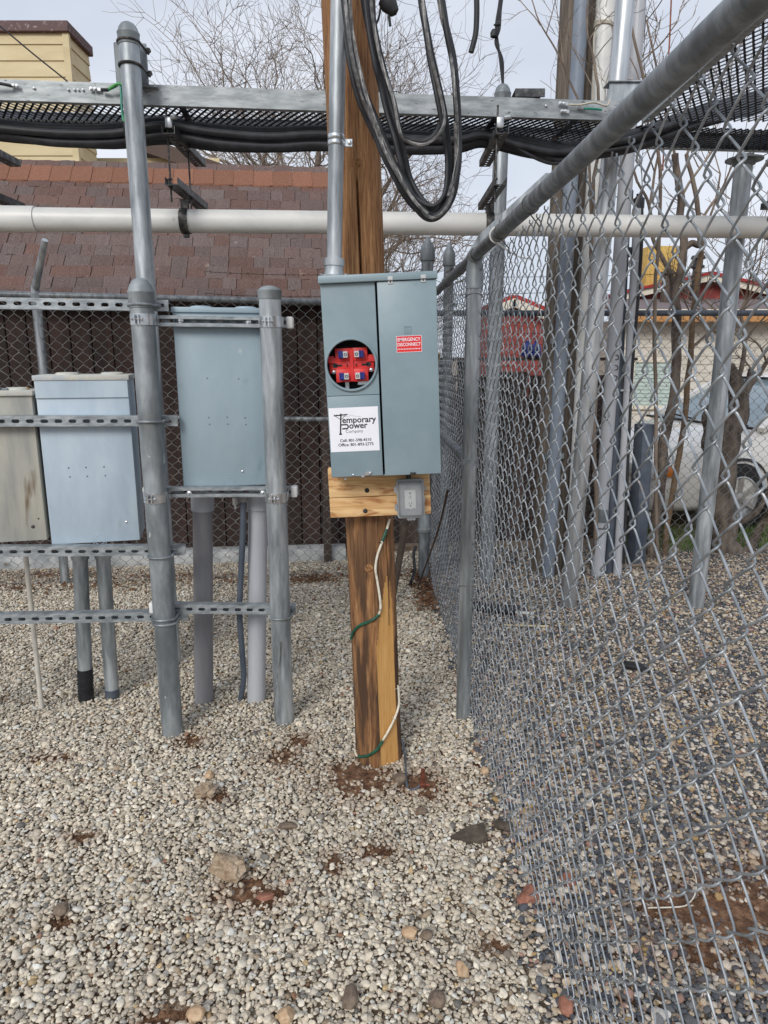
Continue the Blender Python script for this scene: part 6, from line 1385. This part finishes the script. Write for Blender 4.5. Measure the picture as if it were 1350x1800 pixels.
for s in (.98, 3.60):
    for w_, sg in ((.0,1),(Wd,-1)):
        c = cp(s, w_, .32); ax = cl*sg; wh = MB(); wh.lathe(c-ax*.16, [(.20,0),(.30,.0),(.325,.03),(.325,.15),(.30,.175),(.205,.18)], 28, ax, cap=False); wh = wh.obj('wheel', 'tyre', car)
        r_ = MB(); r_.lathe(c-ax*.06, [(.21,.0),(.21,.075),(.195,.08),(.185,.04),(.06,.05),(.05,.075),(.002,.08)], 28, ax)
        e1 = UP; e2 = ax.cross(UP)
        for k in range(6): q = 2*math.pi*k/6; dd = e1*math.cos(q)+e2*math.sin(q); r_.bar(c+ax*.004+dd*.05, c+ax*.012+dd*.195, .045, .02, ax)
        r_.obj('rim', 'rim', wh)
        if sg > 0:
            a_ = MB(); a_.lathe(c-ax*.10, [(.37,0),(.37,.098),(.345,.107),(.345,0)], 32, ax, cap=True); a_.obj('wheel_arch', 'car_black', car)
m = MB(); m.rbox(cp(.06,.16,.60), (.24,.30,.13), .03, 2, (cf,cl,UP)); hl = m.obj('headlight', 'lamp_glass', car)
m = MB(); m.rbox(cp(.20,.035,.60), (.14,.08,.10), .02, 2, (cf,cl,UP)); m.obj('indicator', 'orange_lens', hl)
m = MB(); m.rbox(cp(.06,Wd-.16,.60), (.24,.30,.13), .03, 2, (cf,cl,UP)); m.obj('headlight', 'lamp_glass', car)
m = MB(); m.rbox(cp(-.01,Wd/2,.40), (.16,1.46,.02), .008, 2, (cf,cl,UP)); m.rbox(cp(.02,Wd/2,.27), (.20,1.3,.10), .02, 2, (cf,cl,UP)); m.obj('grille', 'car_black', car)
m = MB(); m.rbox(cp(.06,Wd/2,.19), (.22,1.5,.05), .02, 2, (cf,cl,UP)); m.obj('bumper_lip', 'car_paint', car)
m = MB(); m.rbox(cp(1.75,-.07,.98), (.12,.18,.13), .04, 3, (cf,cl,UP)); m.obj('mirror', 'car_paint', car)
m = MB()
for s in (1.42, 2.62, 3.5): m.bar(cp(s,-.004,.34), cp(s,-.004,.9), .008, .006, cl)
m.obj('door_seam', 'car_black', car)
# black and red appliance beyond the car
q = at(1218, 745, 8.8); t = thing('barbecue', (q.x, 8.8, 0), 'black box-shaped appliance with red side trim beyond the car hood', 'appliance')
m = MB(); m.rbox((q.x,8.8,q.z+.10), (.34,.40,.36), .05, 3); m.obj('body', 'car_black', t)
m = MB()
for s in (-1,1): m.tube(spline([(q.x+s*.20,8.7,q.z-.06), (q.x+s*.25,8.68,q.z+.05), (q.x+s*.24,8.68,q.z+.16), (q.x+s*.19,8.7,q.z+.26)]), .028, 8)
m.obj('side_trim', 'red_trim', t)
m = MB(); m.tube(spline([(q.x-.12,8.6,q.z+.28), (q.x-.05,8.6,q.z+.35), (q.x+.07,8.6,q.z+.34), (q.x+.12,8.6,q.z+.28)]), .018, 8); m.obj('handle', 'car_black', t)
m = MB()
for sx in (-1,1):
    for sy in (-1,1): m.tube([(q.x+sx*.15,8.8+sy*.16,0), (q.x+sx*.14,8.8+sy*.15,q.z-.06)], .02, 8)
m.obj('leg', 'car_black', t)

# grass strip, leaf litter (uncountable)
rd = random.Random(3); m = MB()
for _ in range(5200):
    x_ = rd.uniform(1.9, 5.2); y_ = rd.uniform(5.42, 6.2)+.07*x_; h_ = rd.uniform(.03,.10); a_ = rd.uniform(0,6.28); w_ = rd.uniform(.002,.0045); l_ = Vector((rd.gauss(0,.02), rd.gauss(0,.02), h_)); p_ = Vector((x_,y_,-.005)); s_ = Vector((math.cos(a_),math.sin(a_),0))*w_
    m.add([p_-s_, p_+s_, p_+l_*.6+s_*.7, p_+l_, p_+l_*.6-s_*.7], [(0,1,2,3,4)])
o = m.obj('grass', 'grass', None, (0,0,0), None); o['kind'] = 'stuff'; tag(o, 'strip of green grass under the far fence in front of the car', 'grass')
m = MB()
for _ in range(1500):
    if rd.random() < .6: x_ = rd.uniform(-3.4, .35); y_ = 5.0+.1*x_+rd.gauss(-.05,.09)
    else: y_ = rd.uniform(4.2,5.1); x_ = fence_x(y_)+rd.gauss(-.03,.06)
    s_ = rd.uniform(.008,.022); a_ = rd.uniform(0,6.28); X_ = Vector((math.cos(a_),math.sin(a_),rd.gauss(0,.3)))*s_; Y_ = Vector((-math.sin(a_),math.cos(a_),rd.gauss(0,.3)))*s_*.5; p_ = Vector((x_,y_,.014+abs(rd.gauss(0,.008))))
    m.add([p_-X_, p_-Y_, p_+X_, p_+Y_+UP*s_*.25], [(0,1,2),(0,2,3)])
o = m.obj('leaf_litter', 'leaf', None, (0,0,0), None); o['kind'] = 'stuff'; tag(o, 'brown leaf litter collected along the foot of the rear fence', 'leaf litter')
m = MB()
for (cx_, cy_, rx_, ry_) in PATCH+RPATCH:
    for _ in range(int(260*min(1, rx_*ry_/.004))+50):
        a_ = rd.uniform(0,6.28); q_ = math.sqrt(rd.random())*1.15; x_ = cx_+rx_*q_*math.cos(a_); y_ = cy_+ry_*q_*math.sin(a_); s_ = rd.uniform(.002,.0065); z_ = hgt(x_, y_)+rd.uniform(-.004,.004)
        vs = [Vector((x_,y_,z_))+Vector((rd.gauss(0,1),rd.gauss(0,1),rd.gauss(0,1))).normalized()*s_ for _ in range(4)]; m.add(vs, [(0,1,2),(0,2,3),(0,3,1),(1,3,2)])
o = m.obj('soil_crumbs', 'soil', None, (0,0,0), None); o['kind'] = 'stuff'; tag(o, 'loose reddish brown soil crumbs in the bare patches of gravel', 'soil')

# ================================================================== individual stones and litter
def rock(name, px, py, wpx, hpx, mt, label, flat=.5, seed=0, cuts=7, cat='rock', rough=.18, rotz=None, sub=3):
    c = gd(px, py); sc = math.hypot(c.y, EYE)*1.0/FP; a = wpx*sc/2; rdm = random.Random(seed); bm = bmesh.new(); bmesh.ops.create_icosphere(bm, subdivisions=sub, radius=1)
    bdep = max(hpx*sc/2*1.2, a*.5); hz = max(.006, hpx*sc*flat)
    cu = [(Vector((rdm.gauss(0,1), rdm.gauss(0,1), rdm.gauss(0,.8))).normalized(), rdm.uniform(.55,.9)) for _ in range(cuts)]
    for v in bm.verts:
        q = v.co.copy()
        for nn, d in cu:
            e = q.dot(nn)-d
            if e > 0: q -= nn*e
        q *= 1+rough*mnoise.noise(q*2.2+Vector((seed*3.3,0,0)))+rough*.5*mnoise.noise(q*6+Vector((seed,0,4)))
        v.co = Vector((q.x*a, q.y*bdep, q.z*hz))
    me = bpy.data.meshes.new(name); bm.to_mesh(me); bm.free(); me.materials.append(MATS[mt]); me.polygons.foreach_set('use_smooth', [True]*len(me.polygons)); me.set_sharp_from_angle(angle=R(32))
    ob = bpy.data.objects.new(name, me); C.objects.link(ob); ob.location = (c.x, c.y, .008+hz*.45); ob.rotation_euler = (0,0,rdm.uniform(-.3,.3) if rotz is None else rotz); return tag(ob, label, cat)
rock('dirt_clod', 402, 1538, 60, 40, 'clod', 'large crumbly pale dirt clod in the left foreground gravel', .5, 3, 5, 'clod', .32, sub=4)
rock('rock', 361, 1402+0, 34, 26, 'clod', 'rough brown lump of earth in the gravel left of the pole', .5, 4, 5, 'clod', .4)
rock('rock', 369, 1368, 17, 15, 'stone_tan', 'pale orange pebble standing out left of the pole foot', .5, 5)
rock('rock', 506, 1459, 32, 14, 'stone_brown', 'smooth flat grey stone left of the rusty soil spot', .45, 6, 3)
pl_ = [gd(790,1478), gd(820,1466)+UP*.012, gd(850,1462)+UP*.020, gd(855,1484)+UP*.008, gd(836,1489), gd(812,1484)]
tag(MB().prism([q+UP*.018 for q in pl_], (.002,.003,-.016)).obj('slate_shard', 'stone_slate', None, gd(828,1476), 30), 'flat dark brown triangular slate shard near the side fence', 'stone')
wire('loose_wire', [at(493,1128,2.82), at(492,1160,2.82), at(487,1195,2.80), at(482,1230,2.76), gd(476,1275)+UP*.012], .0022, 'alu', 'thin grey wire hanging down the front of the right rack post', 'wire')
rock('slate_shard', 884, 1458, 30, 24, 'stone_slate', 'small dark slate chip half buried under the side fence', .4, 8, 8, 'stone')
rock('brick_shard', 926, 1588, 34, 30, 'brick_red', 'broken red brick shard lying under the side fence', .6, 9, 9, 'brick')
rock('brick_shard', 998, 1556, 22, 24, 'brick_red', 'small orange brick fragment on the far side of the mesh', .5, 19, 8, 'brick')
rock('rock', 722, 1648, 30, 16, 'stone_tan', 'flat tan stone in the centre foreground', .5, 10)
rock('rock', 749, 1650, 24, 15, 'stone_brown', 'flat brown stone touching the tan one in the centre foreground', .5, 11)
rock('rock', 811, 1716, 24, 22, 'stone_tan', 'chunky golden tan stone near the bottom right of the white gravel', .6, 12)
rock('rock', 614, 1764, 26, 34, 'stone_brown', 'oval brown stone at the bottom centre', .4, 13, 3)
rock('rock', 768, 1765, 26, 20, 'stone_brown', 'rounded brown stone right of the bottom centre', .5, 14, 3)
rock('rock', 504, 1794, 26, 20, 'stone_tan', 'dull tan stone on the bottom edge of the picture', .5, 15, 4)
rock('rock', 346, 1792, 28, 20, 'stone_tan', 'tan stone at the bottom edge left of centre', .5, 16, 4)
rock('rock', 109, 1607, 24, 18, 'stone_brown', 'rounded brown stone in the left foreground', .5, 17, 3)
rock('rock', 467, 1582, 28, 14, 'brick_red', 'reddish flat stone in the bare soil beside the dirt clod', .4, 18, 7)
rock('rock', 743, 1432, 22, 14, 'stone_brown', 'angular brown stone below the copper ground rod', .5, 20, 7)
rock('rock', 703, 1376, 22, 18, 'stone_brown', 'grey-brown stone against the foot of the wooden pole', .6, 21, 5)
rock('rock', 852, 1360, 14, 13, 'stone_tan', 'small orange-tan stone near the fence post base', .6, 22)
rock('rock', 995, 1778, 24, 22, 'brick_red', 'pinkish stone under the mesh at the bottom right', .6, 23, 5)
p_ = [gd(1195,1602)+UP*.016, gd(1210,1598)+UP*.022, gd(1220,1585)+UP*.026, gd(1222,1560)+UP*.028, gd(1212,1530)+UP*.022, gd(1196,1505)+UP*.014]
wire('loose_wire', [gd(1138,1603)+UP*.014]+p_[0:6], .0022, 'wire_white', 'thin pale loop of wire lying on the gravel beyond the mesh', 'wire')
m = MB(); m.tube([gd(884,1103)+UP*.016, gd(963,1106)+UP*.018], .006, 7); tag(m.obj('stick', 'sticks', None, gd(920,1104)), 'pale straight stick on the gravel beyond the fence post', 'stick')
m = MB(); m.tube(spline([gd(825,1072)+UP*.03, gd(870,1078)+UP*.03, gd(905,1080)+UP*.03]), .030, 12); tag(m.obj('rubber_tube', 'black_rubber', None, gd(865,1076)), 'black rubber tube lying behind the mesh beside the fence post', 'tube')
m = MB(); m.tube([gd(900,1080)+UP*.014, gd(938,1082)+UP*.014], .010, 8); tag(m.obj('pale_stake', 'pale_paint', None, gd(920,1081)), 'short white stake on the gravel beside the rubber tube', 'stake')
c = gd(1112, 1178); m = MB(); m.rbox((c.x,c.y,.026), (.10,.06,.022), .008, 2, (Vector((.9,-.43,0)),Vector((.43,.9,0)),UP)); m.rbox((c.x+.05,c.y-.04,.022), (.05,.04,.014), .005, 2); tag(m.obj('plastic_scrap', 'car_black', None, c), 'black scrap of plastic on the dark gravel', 'scrap')
m = MB(); m.tube([gd(1040,1010)+UP*.03, gd(1120,1000)+UP*.03, gd(1200,1004)+UP*.025, gd(1300,1010)+UP*.02], .012, 7); tag(m.obj('fallen_branch', 'twig', None, gd(1150,1003)), 'long fallen branch along the foot of the far fence', 'branch')
rock('rock', 1155, 1000, 20, 10, 'stone_brown', 'brown stone at the foot of the far fence', .5, 31)

for o in bpy.data.objects:
    if '_o' in o: del o['_o']
